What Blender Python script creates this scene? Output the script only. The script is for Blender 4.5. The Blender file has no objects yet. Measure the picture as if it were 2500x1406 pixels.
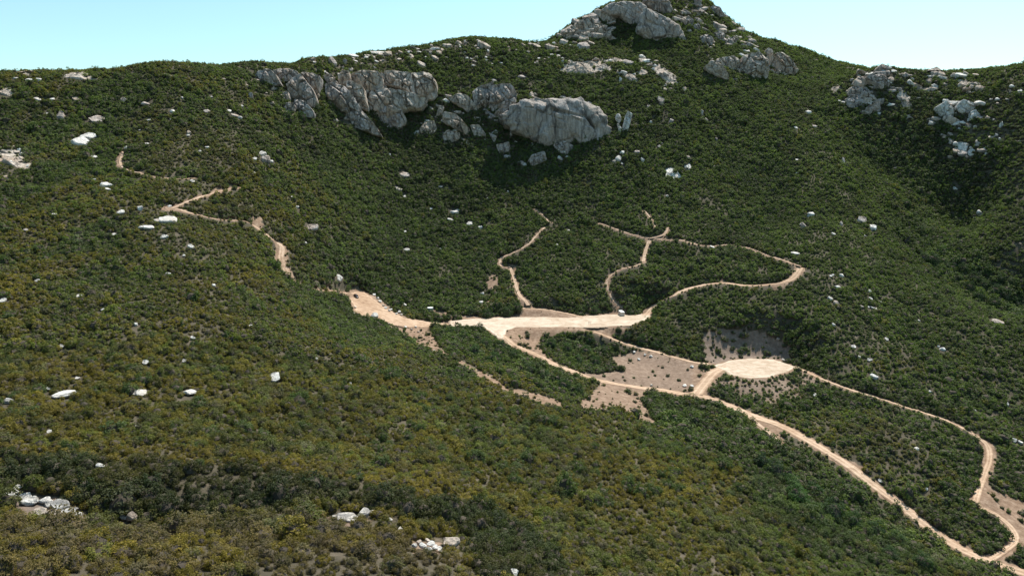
import bpy, bmesh, math, random
import numpy as np
from mathutils import Vector, Matrix

# ------------------------------------------------------------------ camera, sky, sun, exposure
scene = bpy.context.scene
COL = scene.collection
PW, PH, FPX = 2500.0, 1406.0, 1680.0          # size of the photograph, focal length in its pixels
PITCH = math.radians(10.0)
CAM = np.array([0.0, 0.0, 130.0])
cam_data = bpy.data.cameras.new('camera')
cam = bpy.data.objects.new('camera', cam_data)
COL.objects.link(cam)
cam.location = CAM
cam.rotation_euler = (math.radians(90) - PITCH, 0, 0)
cam_data.sensor_fit = 'HORIZONTAL'
cam_data.sensor_width = 36.0
cam_data.lens = 36.0 * FPX / PW
cam_data.clip_start = 0.5
cam_data.clip_end = 60000.0
scene.camera = cam

SUN_EL, SUN_AZ = math.radians(58), math.radians(30)     # azimuth to the right of the view direction (+Y)
world = bpy.data.worlds.new('World')
scene.world = world
world.use_nodes = True
wn = world.node_tree
sky = wn.nodes.new('ShaderNodeTexSky')
sky.sky_type = 'NISHITA'
sky.sun_disc = False
sky.sun_elevation = SUN_EL
sky.sun_rotation = SUN_AZ
sky.altitude = 300
sky.air_density = 1.0
sky.dust_density = 1.2
sky.ozone_density = 1.0
bg = wn.nodes['Background']
bg.inputs['Strength'].default_value = 0.10
tone = wn.nodes.new('ShaderNodeMix')
tone.data_type = 'RGBA'; tone.blend_type = 'MULTIPLY'
tone.inputs[0].default_value = 1.0
tone.inputs[7].default_value = (1.16, 1.42, 1.24, 1.0)      # the camera's cyan rendering of a clear sky
wn.links.new(sky.outputs['Color'], tone.inputs[6])
wn.links.new(tone.outputs[2], bg.inputs['Color'])

sun_data = bpy.data.lights.new('sun', 'SUN')
sun_data.energy = 5.0
sun_data.angle = math.radians(0.53)
sun_data.color = (1.0, 0.95, 0.87)
sun = bpy.data.objects.new('sun', sun_data)
COL.objects.link(sun)
sun_dir = Vector((math.sin(SUN_AZ) * math.cos(SUN_EL), math.cos(SUN_AZ) * math.cos(SUN_EL), math.sin(SUN_EL)))
sun.rotation_euler = sun_dir.to_track_quat('Z', 'Y').to_euler()
sun.location = (0, 0, 600)

scene.view_settings.view_transform = 'Standard'
scene.view_settings.look = 'None'
scene.view_settings.gamma = 1.0
scene.view_settings.exposure = 0.52
scene.view_settings.use_curve_mapping = False
scene.render.engine = 'CYCLES'
scene.cycles.max_bounces = 5
scene.cycles.diffuse_bounces = 3
scene.cycles.transparent_max_bounces = 4


# ------------------------------------------------------------------ sight lines of the photograph
SP, CP = math.sin(PITCH), math.cos(PITCH)

def ray(u, v):
    """direction of a picture point, scaled so that its y (forward) component is 1"""
    a = (np.asarray(u, float) - PW / 2) / FPX
    b = (PH / 2 - np.asarray(v, float)) / FPX
    y = CP + b * SP
    z = -SP + b * CP
    return np.stack([a / y, np.ones_like(y), z / y], -1)

def project(P):
    P = np.asarray(P, float) - CAM
    x, y, z = P[..., 0], P[..., 1], P[..., 2]
    dep = y * CP - z * SP
    up = y * SP + z * CP
    return PW / 2 + FPX * x / dep, PH / 2 - FPX * up / dep, dep

# ------------------------------------------------------------------ smooth lattice noise
def _hash(ix, iy, seed):
    n = (ix.astype(np.int64) * 374761393 + iy.astype(np.int64) * 668265263 + seed * 974711) & 0x7fffffff
    n = ((n ^ (n >> 13)) * 1274126177) & 0x7fffffff
    n = (n ^ (n >> 16)) & 0xffff
    return n / 32767.5 - 1.0

def noise2(x, y, seed=0):
    ix, iy = np.floor(x), np.floor(y)
    fx, fy = x - ix, y - iy
    fx = fx * fx * fx * (fx * (fx * 6 - 15) + 10)
    fy = fy * fy * fy * (fy * (fy * 6 - 15) + 10)
    a = _hash(ix, iy, seed); b = _hash(ix + 1, iy, seed)
    c = _hash(ix, iy + 1, seed); d = _hash(ix + 1, iy + 1, seed)
    return (a * (1 - fx) + b * fx) * (1 - fy) + (c * (1 - fx) + d * fx) * fy

def fbm(x, y, seed=0, octv=4):
    s, a, t = 0.0, 1.0, 0.0
    for o in range(octv):
        s = s + a * noise2(x * 2 ** o + 17.3 * o, y * 2 ** o - 9.1 * o, seed + o)
        t += a; a *= 0.5
    return s / t

# ------------------------------------------------------------------ terrain: surveyed points -> thin plate surface
CTRL = {
 0:    [(1406,80),(1300,100),(1222,122),(1160,127),(1090,141),(1000,170),(900,200),(800,228),(700,262),(600,305),(500,350),(400,395),(300,440),(180,490)],
 250:  [(1406,84),(1320,103),(1255,121),(1180,126),(1100,143),(1000,174),(900,205),(800,235),(700,272),(600,316),(500,363),(400,412),(300,460),(186,515)],
 500:  [(1406,88),(1320,106),(1262,122),(1190,128),(1110,147),(1000,186),(900,217),(800,247),(700,287),(600,331),(500,381),(400,431),(300,481),(184,545)],
 750:  [(1406,92),(1330,108),(1272,123),(1205,131),(1120,160),(1000,207),(900,247),(800,300),(720,370),(650,400),(600,425),(500,470),(400,520),(300,565),(200,610),(150,640)],
 1000: [(1406,96),(1330,112),(1280,126),(1215,137),(1130,172),(1000,226),(900,280),(860,312),(830,360),(790,413),(740,445),(650,490),(600,515),(500,565),(400,610),(330,637),(250,655),(200,678),(122,730)],
 1250: [(1406,112),(1300,140),(1200,170),(1100,205),(1000,250),(920,300),(880,345),(785,415),(745,440),(650,495),(600,520),(500,575),(400,620),(340,642),(260,660),(200,690),(150,725),(102,765)],
 1500: [(1406,135),(1300,160),(1200,190),(1100,230),(1010,285),(940,335),(850,390),(785,416),(745,440),(650,475),(600,505),(500,560),(400,605),(350,628),(270,662),(200,700),(150,730),(100,790)],
 1750: [(1406,155),(1300,185),(1200,215),(1100,255),(1000,312),(965,330),(895,362),(830,385),(760,410),(695,440),(600,490),(500,545),(400,600),(300,650),(230,690),(190,712),(130,762),(80,812)],
 2000: [(1406,180),(1300,215),(1200,245),(1100,275),(1000,310),(925,335),(850,360),(750,395),(650,440),(550,500),(450,560),(350,620),(250,690),(200,745)],
 2250: [(1406,200),(1300,235),(1200,258),(1100,283),(1000,315),(900,350),(800,390),(700,440),(600,515),(500,570),(400,610),(300,640),(220,670),(172,700)],
 2500: [(1406,212),(1300,240),(1200,268),(1100,295),(1000,325),(900,355),(800,395),(745,450),(700,457),(600,475),(500,510),(400,545),(300,580),(200,620)],
}
SKY = [(130,184,505),(420,174,535),(620,166,590),(900,128,700),(1110,100,755),(1180,98,760),(1350,98,800),(1400,62,805),(1440,36,815),
       (1500,10,830),(1580,-22,850),(1640,-38,862),(1700,-18,866),(1760,31,865),(1800,76,862),(1870,101,855),(1960,121,850),(2030,156,830),
       (2100,169,810),(2160,164,690),(2320,171,690),(2390,181,700),(2420,187,705),(2460,176,670),(2520,160,650)]

def _ctrl():
    P = []
    for u, L in CTRL.items():
        for v, Y in L:
            P.append(CAM + ray(u, v) * Y)
    for u, v, Y in [(2450,735,452),(2360,690,470),(2330,560,560),(2150,420,612),(2150,300,650),(1850,560,520),(1900,470,570),
                    (870,722,432),(1380,787,414),(1850,898,360),(1620,955,334),(1350,890,352),(1130,850,352)]:
        P.append(CAM + ray(u, v) * Y)
    for L, du, f in ((CTRL[0], -320, 0.94), (CTRL[2500], 330, 0.99)):
        for v, Y in L:
            P.append(CAM + ray((0 if du < 0 else 2500) + du, v) * Y * f)
    for u in (-300, 200, 700, 1250, 1800, 2300, 2800):
        b = CTRL[min(CTRL, key=lambda k: abs(k - u))][0]
        p = CAM + ray(u, 1406) * b[1]
        for k, dz in ((0.6, 1.0), (0.25, 4.0), (-0.2, 2.0)):
            P.append(np.array([p[0] * (0.75 + 0.25 * k), p[1] * k, p[2] + dz]))
    for u, v, Y in SKY + [(0,180,490),(250,186,515),(500,184,545),(750,150,640),(1000,122,730),(1250,102,765)]:
        p = CAM + ray(u, v) * Y
        P.append(p)
        P.append(p + np.array([p[0] * 0.10, 80.0, -16.0]))
        P.append(p + np.array([p[0] * 0.3, 260.0, -90.0]))
    return np.array(P)

_P = _ctrl()
_S = 100.0
def _tps_fit(P, lam):
    X = P[:, :2] / _S
    n = len(X)
    r2 = ((X[:, None] - X[None]) ** 2).sum(-1)
    K = 0.5 * r2 * np.log(r2 + 1e-12) + lam * np.eye(n)
    Q = np.c_[np.ones(n), X]
    A = np.block([[K, Q], [Q.T, np.zeros((3, 3))]])
    return X, np.linalg.solve(A, np.r_[P[:, 2], 0, 0, 0])
_TX, _TW = _tps_fit(_P, 0.002)
def tps(x, y):
    sh = x.shape
    q = np.c_[x.ravel(), y.ravel()] / _S
    out = np.empty(len(q))
    for i in range(0, len(q), 20000):
        c = q[i:i + 20000]
        r2 = ((c[:, None] - _TX[None]) ** 2).sum(-1)
        out[i:i + 20000] = (0.5 * r2 * np.log(r2 + 1e-12)) @ _TW[:-3] + _TW[-3] + c @ _TW[-2:]
    return out.reshape(sh)

def smoothstep_(a, b, x):
    t = np.clip((x - a) / (b - a), 0, 1)
    return t * t * (3 - 2 * t)
CELL = 2.0
X0, X1, Y0, Y1 = -700.0, 760.0, -40.0, 1010.0
GX = np.arange(X0, X1 + 0.1, CELL)
GY = np.arange(Y0, Y1 + 0.1, CELL)
# the smooth surface is worked out on an 8 m grid and resampled with cubic weights
_cx = np.arange(X0 - 16, X1 + 17, 8.0); _cy = np.arange(Y0 - 16, Y1 + 17, 8.0)
_C = tps(*np.meshgrid(_cx, _cy, indexing='ij'))
def _cub(c, g):
    t = (g - c[0]) / (c[1] - c[0]); i = np.clip(np.floor(t).astype(int), 1, len(c) - 3); f = t - i
    w = np.stack([-0.5 * f + f * f - 0.5 * f ** 3, 1 - 2.5 * f * f + 1.5 * f ** 3, 0.5 * f + 2 * f * f - 1.5 * f ** 3, -0.5 * f * f + 0.5 * f ** 3], 1)
    M = np.zeros((len(g), len(c)))
    for k in range(4):
        M[np.arange(len(g)), i - 1 + k] += w[:, k]
    return M
H = _cub(_cx, GX) @ _C @ _cub(_cy, GY).T
MX, MY = np.meshgrid(GX, GY, indexing='ij')
_amp = np.clip((MY - 60) / 300, 0.15, 1.0)
H += _amp * (4.2 * fbm(MX / 70, MY / 70, 3, 3) + 1.0 * fbm(MX / 22, MY / 22, 9, 3))
H += smoothstep_(140.0, 300.0, MY) * 3.4 * (np.abs(fbm(MX / 34 + 0.35 * fbm(MX / 60, MY / 60, 8, 2), MY / 120, 15, 2)) - 0.25)      # folds running down the slope

def hgt(x, y):
    tx = np.clip((np.asarray(x, float) - X0) / CELL, 0, len(GX) - 1.001)
    ty = np.clip((np.asarray(y, float) - Y0) / CELL, 0, len(GY) - 1.001)
    i = tx.astype(int); j = ty.astype(int); fx = tx - i; fy = ty - j
    return (H[i, j] * (1 - fx) + H[i + 1, j] * fx) * (1 - fy) + (H[i, j + 1] * (1 - fx) + H[i + 1, j + 1] * fx) * fy

def cast(u, v, y0=30.0, y1=1000.0):
    """first point of the ground met by the sight lines through picture points u, v"""
    u = np.atleast_1d(np.asarray(u, float)); v = np.atleast_1d(np.asarray(v, float))
    d = ray(u, v)
    ys = np.arange(y0, y1, 1.5)
    out = np.full((len(u), 3), np.nan)
    for k in range(len(u)):
        P = CAM + d[k] * ys[:, None]
        g = P[:, 2] - hgt(P[:, 0], P[:, 1])
        b = np.nonzero(g < 0)[0]
        if len(b) == 0:
            continue
        i = b[0]
        t = ys[i] if i == 0 else ys[i - 1] + 1.5 * g[i - 1] / (g[i - 1] - g[i])
        out[k] = CAM + d[k] * t
    return out
# ------------------------------------------------------------------ roads, trails, graded ground
def smoothstep(a, b, x):
    t = np.clip((x - a) / (b - a), 0, 1)
    return t * t * (3 - 2 * t)

def poly_sd(px, py, poly):
    """signed distance to a polygon, negative inside"""
    poly = np.asarray(poly, float)
    d2 = np.full(px.shape, 1e18); ins = np.zeros(px.shape, bool)
    n = len(poly)
    for i in range(n):
        ax, ay = poly[i]; bx, by = poly[(i + 1) % n]
        ex, ey = bx - ax, by - ay
        t = np.clip(((px - ax) * ex + (py - ay) * ey) / (ex * ex + ey * ey + 1e-9), 0, 1)
        d2 = np.minimum(d2, (px - ax - t * ex) ** 2 + (py - ay - t * ey) ** 2)
        c = (ay > py) != (by > py)
        with np.errstate(divide='ignore', invalid='ignore'):
            xi = ax + (py - ay) * ex / (ey if abs(ey) > 1e-9 else 1e-9)
        ins ^= c & (px < xi)
    d = np.sqrt(d2)
    return np.where(ins, -d, d)

def in_poly(px, py, poly):
    poly = np.asarray(poly, float)
    ins = np.zeros(px.shape, bool)
    n = len(poly)
    for i in range(n):
        ax, ay = poly[i]; bx, by = poly[(i + 1) % n]
        c = (ay > py) != (by > py)
        ins ^= c & (px < ax + (py - ay) * (bx - ax) / ((by - ay) if abs(by - ay) > 1e-9 else 1e-9))
    return ins

def on_level(pts, z):
    d = ray([p[0] for p in pts], [p[1] for p in pts])
    t = (z - CAM[2]) / d[:, 2]
    return CAM + d * t[:, None]

SHELF_Z, PAD_Z = 130 - 94.3, 130 - 107.6
SHELF_PX = [(1095,783),(1180,776),(1270,774),(1400,773),(1500,767),(1552,770),(1578,762),(1592,770),(1575,782),(1540,794),(1450,799),(1350,799),(1262,799),(1240,806),(1228,828),(1212,824),(1200,812),(1178,799),(1100,797)]
PAD_PX = [(1738,892),(1780,880),(1830,874),(1890,877),(1925,888),(1948,896),(1922,909),(1880,921),(1830,924),(1785,917),(1768,905)]
LOT_PX = [(836,712),(866,710),(892,713),(922,735),(950,757),(990,776),(1050,786),(1105,783),(1105,798),(1050,799),(1000,801),(962,797),(925,781),(868,767),(860,745),(846,726)]
SHELF = on_level(SHELF_PX, SHELF_Z)
PAD = on_level(PAD_PX, PAD_Z)

def grade(poly, zfun, fall):
    global H
    p = np.asarray(poly)[:, :2]
    i0, i1 = [int((v - X0) / CELL) for v in (p[:, 0].min() - fall - 4, p[:, 0].max() + fall + 4)]
    j0, j1 = [int((v - Y0) / CELL) for v in (p[:, 1].min() - fall - 4, p[:, 1].max() + fall + 4)]
    sx, sy = MX[i0:i1, j0:j1], MY[i0:i1, j0:j1]
    w = 1 - smoothstep(1.5, fall, poly_sd(sx, sy, p))
    H[i0:i1, j0:j1] = H[i0:i1, j0:j1] * (1 - w) + zfun(sx, sy) * w

grade(SHELF, lambda x, y: SHELF_Z + 0 * x, 15.0)
grade(PAD, lambda x, y: PAD_Z + 0 * x, 24.0)
_l = cast([p[0] for p in LOT_PX], [p[1] for p in LOT_PX])
_A = np.c_[np.ones(len(_l)), _l[:, :2]]
_cf = np.linalg.lstsq(_A, _l[:, 2], rcond=None)[0]
LOT_F = lambda x, y: _cf[0] + _cf[1] * x + _cf[2] * y
grade(_l, LOT_F, 8.0)
LOT = cast([p[0] for p in LOT_PX], [p[1] for p in LOT_PX])

# name, width in metres, picture points, label
ROADS = [
 ('dirt_road', 5.2, [(1222,818),(1250,838),(1300,862),(1350,889),(1400,909),(1450,925),(1500,937),(1560,946),(1620,954),(1680,963),(1722,968),(1790,995),(1860,1022),(1910,1040),(1960,1066),(2020,1102),(2080,1142),(2140,1190),(2200,1234),(2260,1284),(2320,1325),(2370,1352),(2430,1375),(2500,1398),(2580,1425)],
  'long tan dirt road running from the graded shelf down to the lower right corner'),
 ('dirt_road', 6.5, [(1700,962),(1722,932),(1745,908),(1775,894)], 'short pale dirt spur road climbing to the round graded pad'),
 ('dirt_road', 4.6, [(1545,784),(1578,768),(1602,746),(1640,719),(1690,701),(1740,692),(1768,688),(1805,697),(1850,697),(1900,692),(1932,682),(1948,664),(1956,650)],
  'narrow dirt track climbing right from the graded shelf to a hairpin end'),
 ('dirt_road', 3.4, [(1276,752),(1330,755),(1380,764),(1425,774)], 'narrow upper bench track behind the graded shelf'),
 ('dirt_road', 3.2, [(1730,889),(1692,885),(1640,869),(1590,856),(1535,843),(1500,830),(1450,806)], 'narrow bench track between the two thickets left of the round pad'),
 ('dirt_road', 2.4, [(1945,897),(2000,921),(2060,945),(2130,966),(2200,990),(2250,1005),(2310,1025),(2370,1056),(2408,1085),(2416,1120),(2402,1160),(2388,1200),(2386,1228),(2430,1255),(2470,1290),(2480,1320),(2450,1345),(2415,1368)],
  'curving dirt track on the right slope rejoining the main road at the bottom right'),
 ('foot_trail', 4.8, [(842,714),(790,708),(745,697),(712,686),(697,660),(687,632),(686,602),(662,582),(636,562),(598,540),(530,535),(470,521),(432,509),(402,506)],
  'steep tan trail climbing left from the parked car'),
 ('foot_trail', 3.4, [(402,512),(440,500),(480,484),(530,469),(584,457)], 'upper switchback of the left trail'),
 ('foot_trail', 1.8, [(300,368),(296,404),(340,422),(380,432),(430,437),(476,434)], 'faint trail high on the left slope'),
 ('foot_trail', 3.0, [(1290,748),(1266,716),(1256,682),(1246,652)], 'washed out trail climbing from the bench track'),
 ('foot_trail', 2.4, [(1246,652),(1222,650),(1225,630),(1250,618),(1290,596),(1310,574),(1330,554)], 'thin trail winding above the washed out trail'),
 ('foot_trail', 1.8, [(1345,545),(1320,520),(1304,508)], 'faint upper end of the middle trail'),
 ('foot_trail', 2.2, [(1512,748),(1492,725),(1481,690),(1500,665),(1550,650),(1570,640)], 'thin looping trail above the metal container'),
 ('foot_trail', 3.4, [(1570,640),(1576,612),(1586,584)], 'eroded pink trail section below the trail junction'),
 ('foot_trail', 2.4, [(1586,582),(1540,571),(1500,558),(1465,545)], 'trail branch going left from the junction'),
 ('foot_trail', 3.0, [(1586,582),(1620,573),(1630,553)], 'short trail branch going up from the junction'),
 ('foot_trail', 2.4, [(1592,580),(1650,585),(1700,597),(1740,600),(1780,597),(1830,606),(1880,626),(1925,640),(1956,650)], 'trail branch contouring right from the junction'),
 ('foot_trail', 1.5, [(1572,512),(1590,535),(1600,556)], 'faint rocky path above the junction'),
 ('foot_trail', 3.0, [(1808,1000),(1846,1030),(1878,1055),(1902,1080)], 'short side turnout below the main dirt road'),
]
def resample(P, step):
    P = np.asarray(P)
    # Catmull-Rom, then even spacing
    Q = [P[0]]
    E = np.vstack([2 * P[0] - P[1], P, 2 * P[-1] - P[-2]])
    for i in range(1, len(E) - 2):
        for t in np.linspace(0, 1, 9)[1:]:
            p0, p1, p2, p3 = E[i - 1:i + 3]
            Q.append(0.5 * (2 * p1 + (p2 - p0) * t + (2 * p0 - 5 * p1 + 4 * p2 - p3) * t * t + (3 * p1 - p0 - 3 * p2 + p3) * t ** 3))
    Q = np.array(Q)
    s = np.r_[0, np.cumsum(np.linalg.norm(np.diff(Q[:, :2], axis=0), axis=1))]
    n = max(3, int(s[-1] / step) + 1)
    t = np.linspace(0, s[-1], n)
    return np.stack([np.interp(t, s, Q[:, k]) for k in range(Q.shape[1])], 1)

LINES = []
for name, w, px, label in ROADS:
    if name == 'foot_trail': w *= 0.82
    c = cast([p[0] for p in px], [p[1] for p in px])
    q = resample(c[:, :2], 1.2)
    z = hgt(q[:, 0], q[:, 1])
    k = 8 if name == 'dirt_road' else 3
    zz = np.pad(z, k, mode='edge')
    z = np.convolve(zz, np.ones(2 * k + 1) / (2 * k + 1), 'valid')
    LINES.append((name, w, np.c_[q, z], label))
ROAD_D = np.full(H.shape, 99.0)        # metres from the edge of the nearest road or trail
_zr = np.zeros(H.shape); _fall = np.ones(H.shape)
for name, w, q, label in LINES:
    R = 13.0
    for x, y, z in q:
        i0, i1, j0, j1 = int((x - R - X0) / CELL), int((x + R - X0) / CELL) + 2, int((y - R - Y0) / CELL), int((y + R - Y0) / CELL) + 2
        s = np.s_[max(i0, 0):i1, max(j0, 0):j1]
        d = np.hypot(MX[s] - x, MY[s] - y) - w / 2
        m = d < ROAD_D[s]
        ROAD_D[s] = np.where(m, d, ROAD_D[s]); _zr[s] = np.where(m, z, _zr[s])
        _fall[s] = np.where(m, 7.0 if name == 'dirt_road' else 3.0, _fall[s])
_w = 1 - smoothstep(0.7, 0.7 + _fall, ROAD_D)
H = H * (1 - _w) + (_zr - 0.16) * _w
for P_ in (SHELF, PAD, LOT):
    ROAD_D = np.minimum(ROAD_D, poly_sd(MX, MY, P_[:, :2]))

def roadd(x, y):
    i = np.clip(((np.asarray(x) - X0) / CELL + 0.5).astype(int), 0, len(GX) - 1)
    j = np.clip(((np.asarray(y) - Y0) / CELL + 0.5).astype(int), 0, len(GY) - 1)
    return ROAD_D[i, j]

# bare and thinly grown ground, outlined in the photograph: (outline, soil 0 tan .. 1 grey, cover left on it)
BARE = [
 ([(1240,800),(1500,797),(1535,800),(1522,815),(1490,826),(1440,810),(1330,820),(1318,842),(1336,872),(1290,848),(1240,832)], 0.0, 0.10),
 ([(1175,790),(1050,765),(1060,755),(1110,768),(1160,772),(1190,776),(1280,765),(1275,748),(1330,752),(1425,772),(1400,778)], 0.0, 0.06),
 ([(1420,776),(1440,745),(1475,765),(1530,755),(1545,775),(1480,785)], 0.0, 0.25),
 ([(1488,872),(1560,856),(1640,870),(1692,888),(1712,905),(1695,952),(1640,954),(1560,944),(1470,930),(1420,912),(1460,912),(1520,905),(1500,885)], 0.35, 0.07),
 ([(1405,990),(1450,955),(1470,932),(1560,948),(1590,960),(1572,985),(1612,1043),(1560,1022),(1520,1002),(1450,1002)], 0.15, 0.14),
 ([(930,770),(965,797),(1050,797),(1062,820),(1078,850),(1105,872),(1045,866),(1010,838),(970,818),(925,790)], 0.0, 0.18),
 ([(1105,868),(1150,892),(1200,918),(1240,945),(1290,955),(1375,980),(1372,998),(1330,990),(1275,970),(1190,935),(1130,900)], 0.0, 0.30),
 ([(1715,815),(1760,800),(1860,808),(1930,845),(1938,885),(1880,874),(1800,874),(1745,888),(1712,880)], 0.7, 0.22),
 ([(1745,932),(1790,925),(1900,925),(1960,905),(1992,930),(1960,975),(1850,990),(1790,980)], 0.5, 0.75),
 ([(1690,890),(1740,892),(1725,935),(1700,955),(1690,930)], 0.1, 0.5),
 ([(2372,1215),(2400,1185),(2440,1200),(2520,1230),(2520,1330),(2470,1345),(2455,1290),(2440,1262),(2395,1240)], 0.0, 0.16),
 ([(1812,998),(1850,1018),(1900,1042),(1915,1075),(1902,1085),(1870,1065),(1840,1035)], 0.0, 0.05),
 ([(2080,1130),(2120,1135),(2100,1165),(2060,1120)], 0.0, 0.1),
 ([(885,712),(925,725),(960,760),(1000,775),(985,780),(945,765),(915,738)], 0.1, 0.3),
 ([(1185,690),(1200,668),(1225,672),(1215,700),(1205,735),(1190,740),(1195,710)], 0.1, 0.45),
 ([(1236,648),(1262,648),(1262,662),(1246,662)], 0.0, 0.0),
 ([(1270,745),(1258,720),(1275,715),(1300,745)], 0.2, 0.1),
 ([(1600,535),(640,525),(640,560),(615,550)], 0.0, 0.1),
 ([(600,535),(640,528),(640,565),(618,552)], 0.0, 0.05),
 ([(652,632),(690,620),(692,645),(660,638)], 0.0, 0.05),
 ([(396,498),(432,500),(430,516),(400,514)], 0.0, 0.05),
 ([(282,405),(310,392),(308,414),(290,416)], 0.0, 0.1),
 ([(518,465),(535,458),(560,462),(530,474)], 0.0, 0.2),
 ([(1880,690),(1925,690),(1920,706),(1885,706)], 0.1, 0.2),
 ([(1755,684),(1770,678),(1772,690),(1755,692)], 0.0, 0.1),
 ([(0,1205),(120,1215),(190,1240),(200,1268),(150,1272),(60,1250),(0,1240)], 0.9, 0.05),
 ([(150,1280),(420,1300),(470,1325),(420,1345),(250,1330),(130,1310)], 0.5, 0.55),
 ([(700,1248),(780,1252),(900,1262),(900,1285),(780,1275),(700,1260)], 0.5, 0.35),
 ([(1000,1320),(1085,1320),(1090,1350),(1010,1350)], 0.3, 0.2),
]
BARE = [b for b in BARE if not (b[0][0] == (1600, 535))]
PU, PV, PD = project(np.stack([MX, MY, H], -1))
SOIL = np.zeros(H.shape); GREY = np.zeros(H.shape)
for poly, grey, cov in BARE:
    ok = (PD > 30) & in_poly(PU, PV, poly)
    SOIL = np.where(ok, np.maximum(SOIL, 1 - 0.5 * cov), SOIL); GREY = np.where(ok, grey, GREY)
SOIL = np.maximum(SOIL, 1 - smoothstep(0.2, 2.6, ROAD_D))
# ------------------------------------------------------------------ helpers and materials
RNG = np.random.default_rng(11)
random.seed(5)

def make_mesh(name, V, F, mat=None, smooth=False):
    """V (n,3), F list of equal-length faces or an (m,k) array"""
    me = bpy.data.meshes.new(name)
    V = np.ascontiguousarray(V, np.float32)
    if isinstance(F, np.ndarray):
        m, k = F.shape
        me.vertices.add(len(V)); me.vertices.foreach_set('co', V.ravel())
        me.loops.add(m * k); me.loops.foreach_set('vertex_index', np.ascontiguousarray(F, np.int32).ravel())
        me.polygons.add(m)
        me.polygons.foreach_set('loop_start', np.arange(m, dtype=np.int32) * k)
        me.polygons.foreach_set('loop_total', np.full(m, k, np.int32))
        me.update(calc_edges=True)
    else:
        me.from_pydata(V.tolist(), [], F)
    if smooth:
        me.polygons.foreach_set('use_smooth', np.ones(len(me.polygons), bool))
    if mat:
        me.materials.append(mat)
    me.update()
    return me

def link(name, me, parent=None, loc=None, **props):
    o = bpy.data.objects.new(name, me)
    COL.objects.link(o)
    if parent is not None:
        o.parent = parent
    if loc is not None:
        o.location = loc
    for k, v in props.items():
        o[k] = v
    return o

def thing(name, loc, rz=0.0, **props):
    o = link(name, None, None, loc, **props)
    o.rotation_euler = (0, 0, rz)
    return o

def fattr(me, name, vals):
    a = me.attributes.new(name, 'FLOAT', 'POINT')
    a.data.foreach_set('value', np.ascontiguousarray(vals, np.float32).ravel())

class NT:
    def __init__(self, name):
        self.m = bpy.data.materials.new(name); self.m.use_nodes = True
        self.t = self.m.node_tree; self.b = self.t.nodes['Principled BSDF']
        self.b.inputs['Specular IOR Level'].default_value = 0.15
        self.b.inputs['Roughness'].default_value = 0.95
    def n(self, typ, **kw):
        nd = self.t.nodes.new(typ)
        for k, v in kw.items():
            if k.startswith('i_'):
                key = k[2:]
                nd.inputs[int(key) if key.isdigit() else key].default_value = v
            else:
                setattr(nd, k, v)
        return nd
    def l(self, a, b):
        self.t.links.new(a, b)
    def noise(self, scale, detail=4, rough=0.6, vec=None):
        nd = self.n('ShaderNodeTexNoise'); nd.inputs['Scale'].default_value = scale
        nd.inputs['Detail'].default_value = detail; nd.inputs['Roughness'].default_value = rough
        if vec is not None: self.l(vec, nd.inputs['Vector'])
        return nd.outputs['Fac']
    def ramp(self, fac, stops):
        r = self.n('ShaderNodeValToRGB'); e = r.color_ramp.elements
        while len(e) < len(stops): e.new(0.5)
        for x, (p, c) in zip(e, stops):
            x.position = p; x.color = (*c, 1) if len(c) == 3 else c
        self.l(fac, r.inputs['Fac'])
        return r.outputs['Color']
    def mix(self, fac, a, b, mode='MIX'):
        m = self.n('ShaderNodeMix', data_type='RGBA', blend_type=mode)
        for src, key in ((fac, 'Factor'), (a, 'A'), (b, 'B')):
            sock = [s for s in m.inputs if s.name == key and (key == 'Factor' and s.type == 'VALUE' or key != 'Factor' and s.type == 'RGBA')][0]
            if hasattr(src, 'is_linked'): self.l(src, sock)
            elif isinstance(src, (int, float)): sock.default_value = src
            else: sock.default_value = (*src, 1)
        return [s for s in m.outputs if s.type == 'RGBA'][0]
    def math(self, op, a, b=0.0):
        m = self.n('ShaderNodeMath', operation=op)
        for i, s in enumerate((a, b)):
            if hasattr(s, 'is_linked'): self.l(s, m.inputs[i])
            else: m.inputs[i].default_value = s
        return m.outputs[0]
    def attr(self, name, typ='GEOMETRY'):
        return self.n('ShaderNodeAttribute', attribute_name=name, attribute_type=typ)
    def pos(self):
        return self.n('ShaderNodeNewGeometry').outputs['Position']
    def bump(self, h, strength=0.5, dist=0.3):
        b = self.n('ShaderNodeBump'); b.inputs['Strength'].default_value = strength; b.inputs['Distance'].default_value = dist
        self.l(h, b.inputs['Height']); self.l(b.outputs['Normal'], self.b.inputs['Normal'])
    def color(self, c):
        self.l(c, self.b.inputs['Base Color'])

def plain(name, col, rough=0.6, metal=0.0, spec=0.4):
    t = NT(name)
    v = t.noise(6.0, 3, 0.6, t.n('ShaderNodeTexCoord').outputs['Object'])
    t.color(t.mix(v, tuple(c * 0.8 for c in col), tuple(min(1, c * 1.15) for c in col)))
    t.b.inputs['Roughness'].default_value = rough; t.b.inputs['Metallic'].default_value = metal
    t.b.inputs['Specular IOR Level'].default_value = spec
    return t.m

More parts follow.
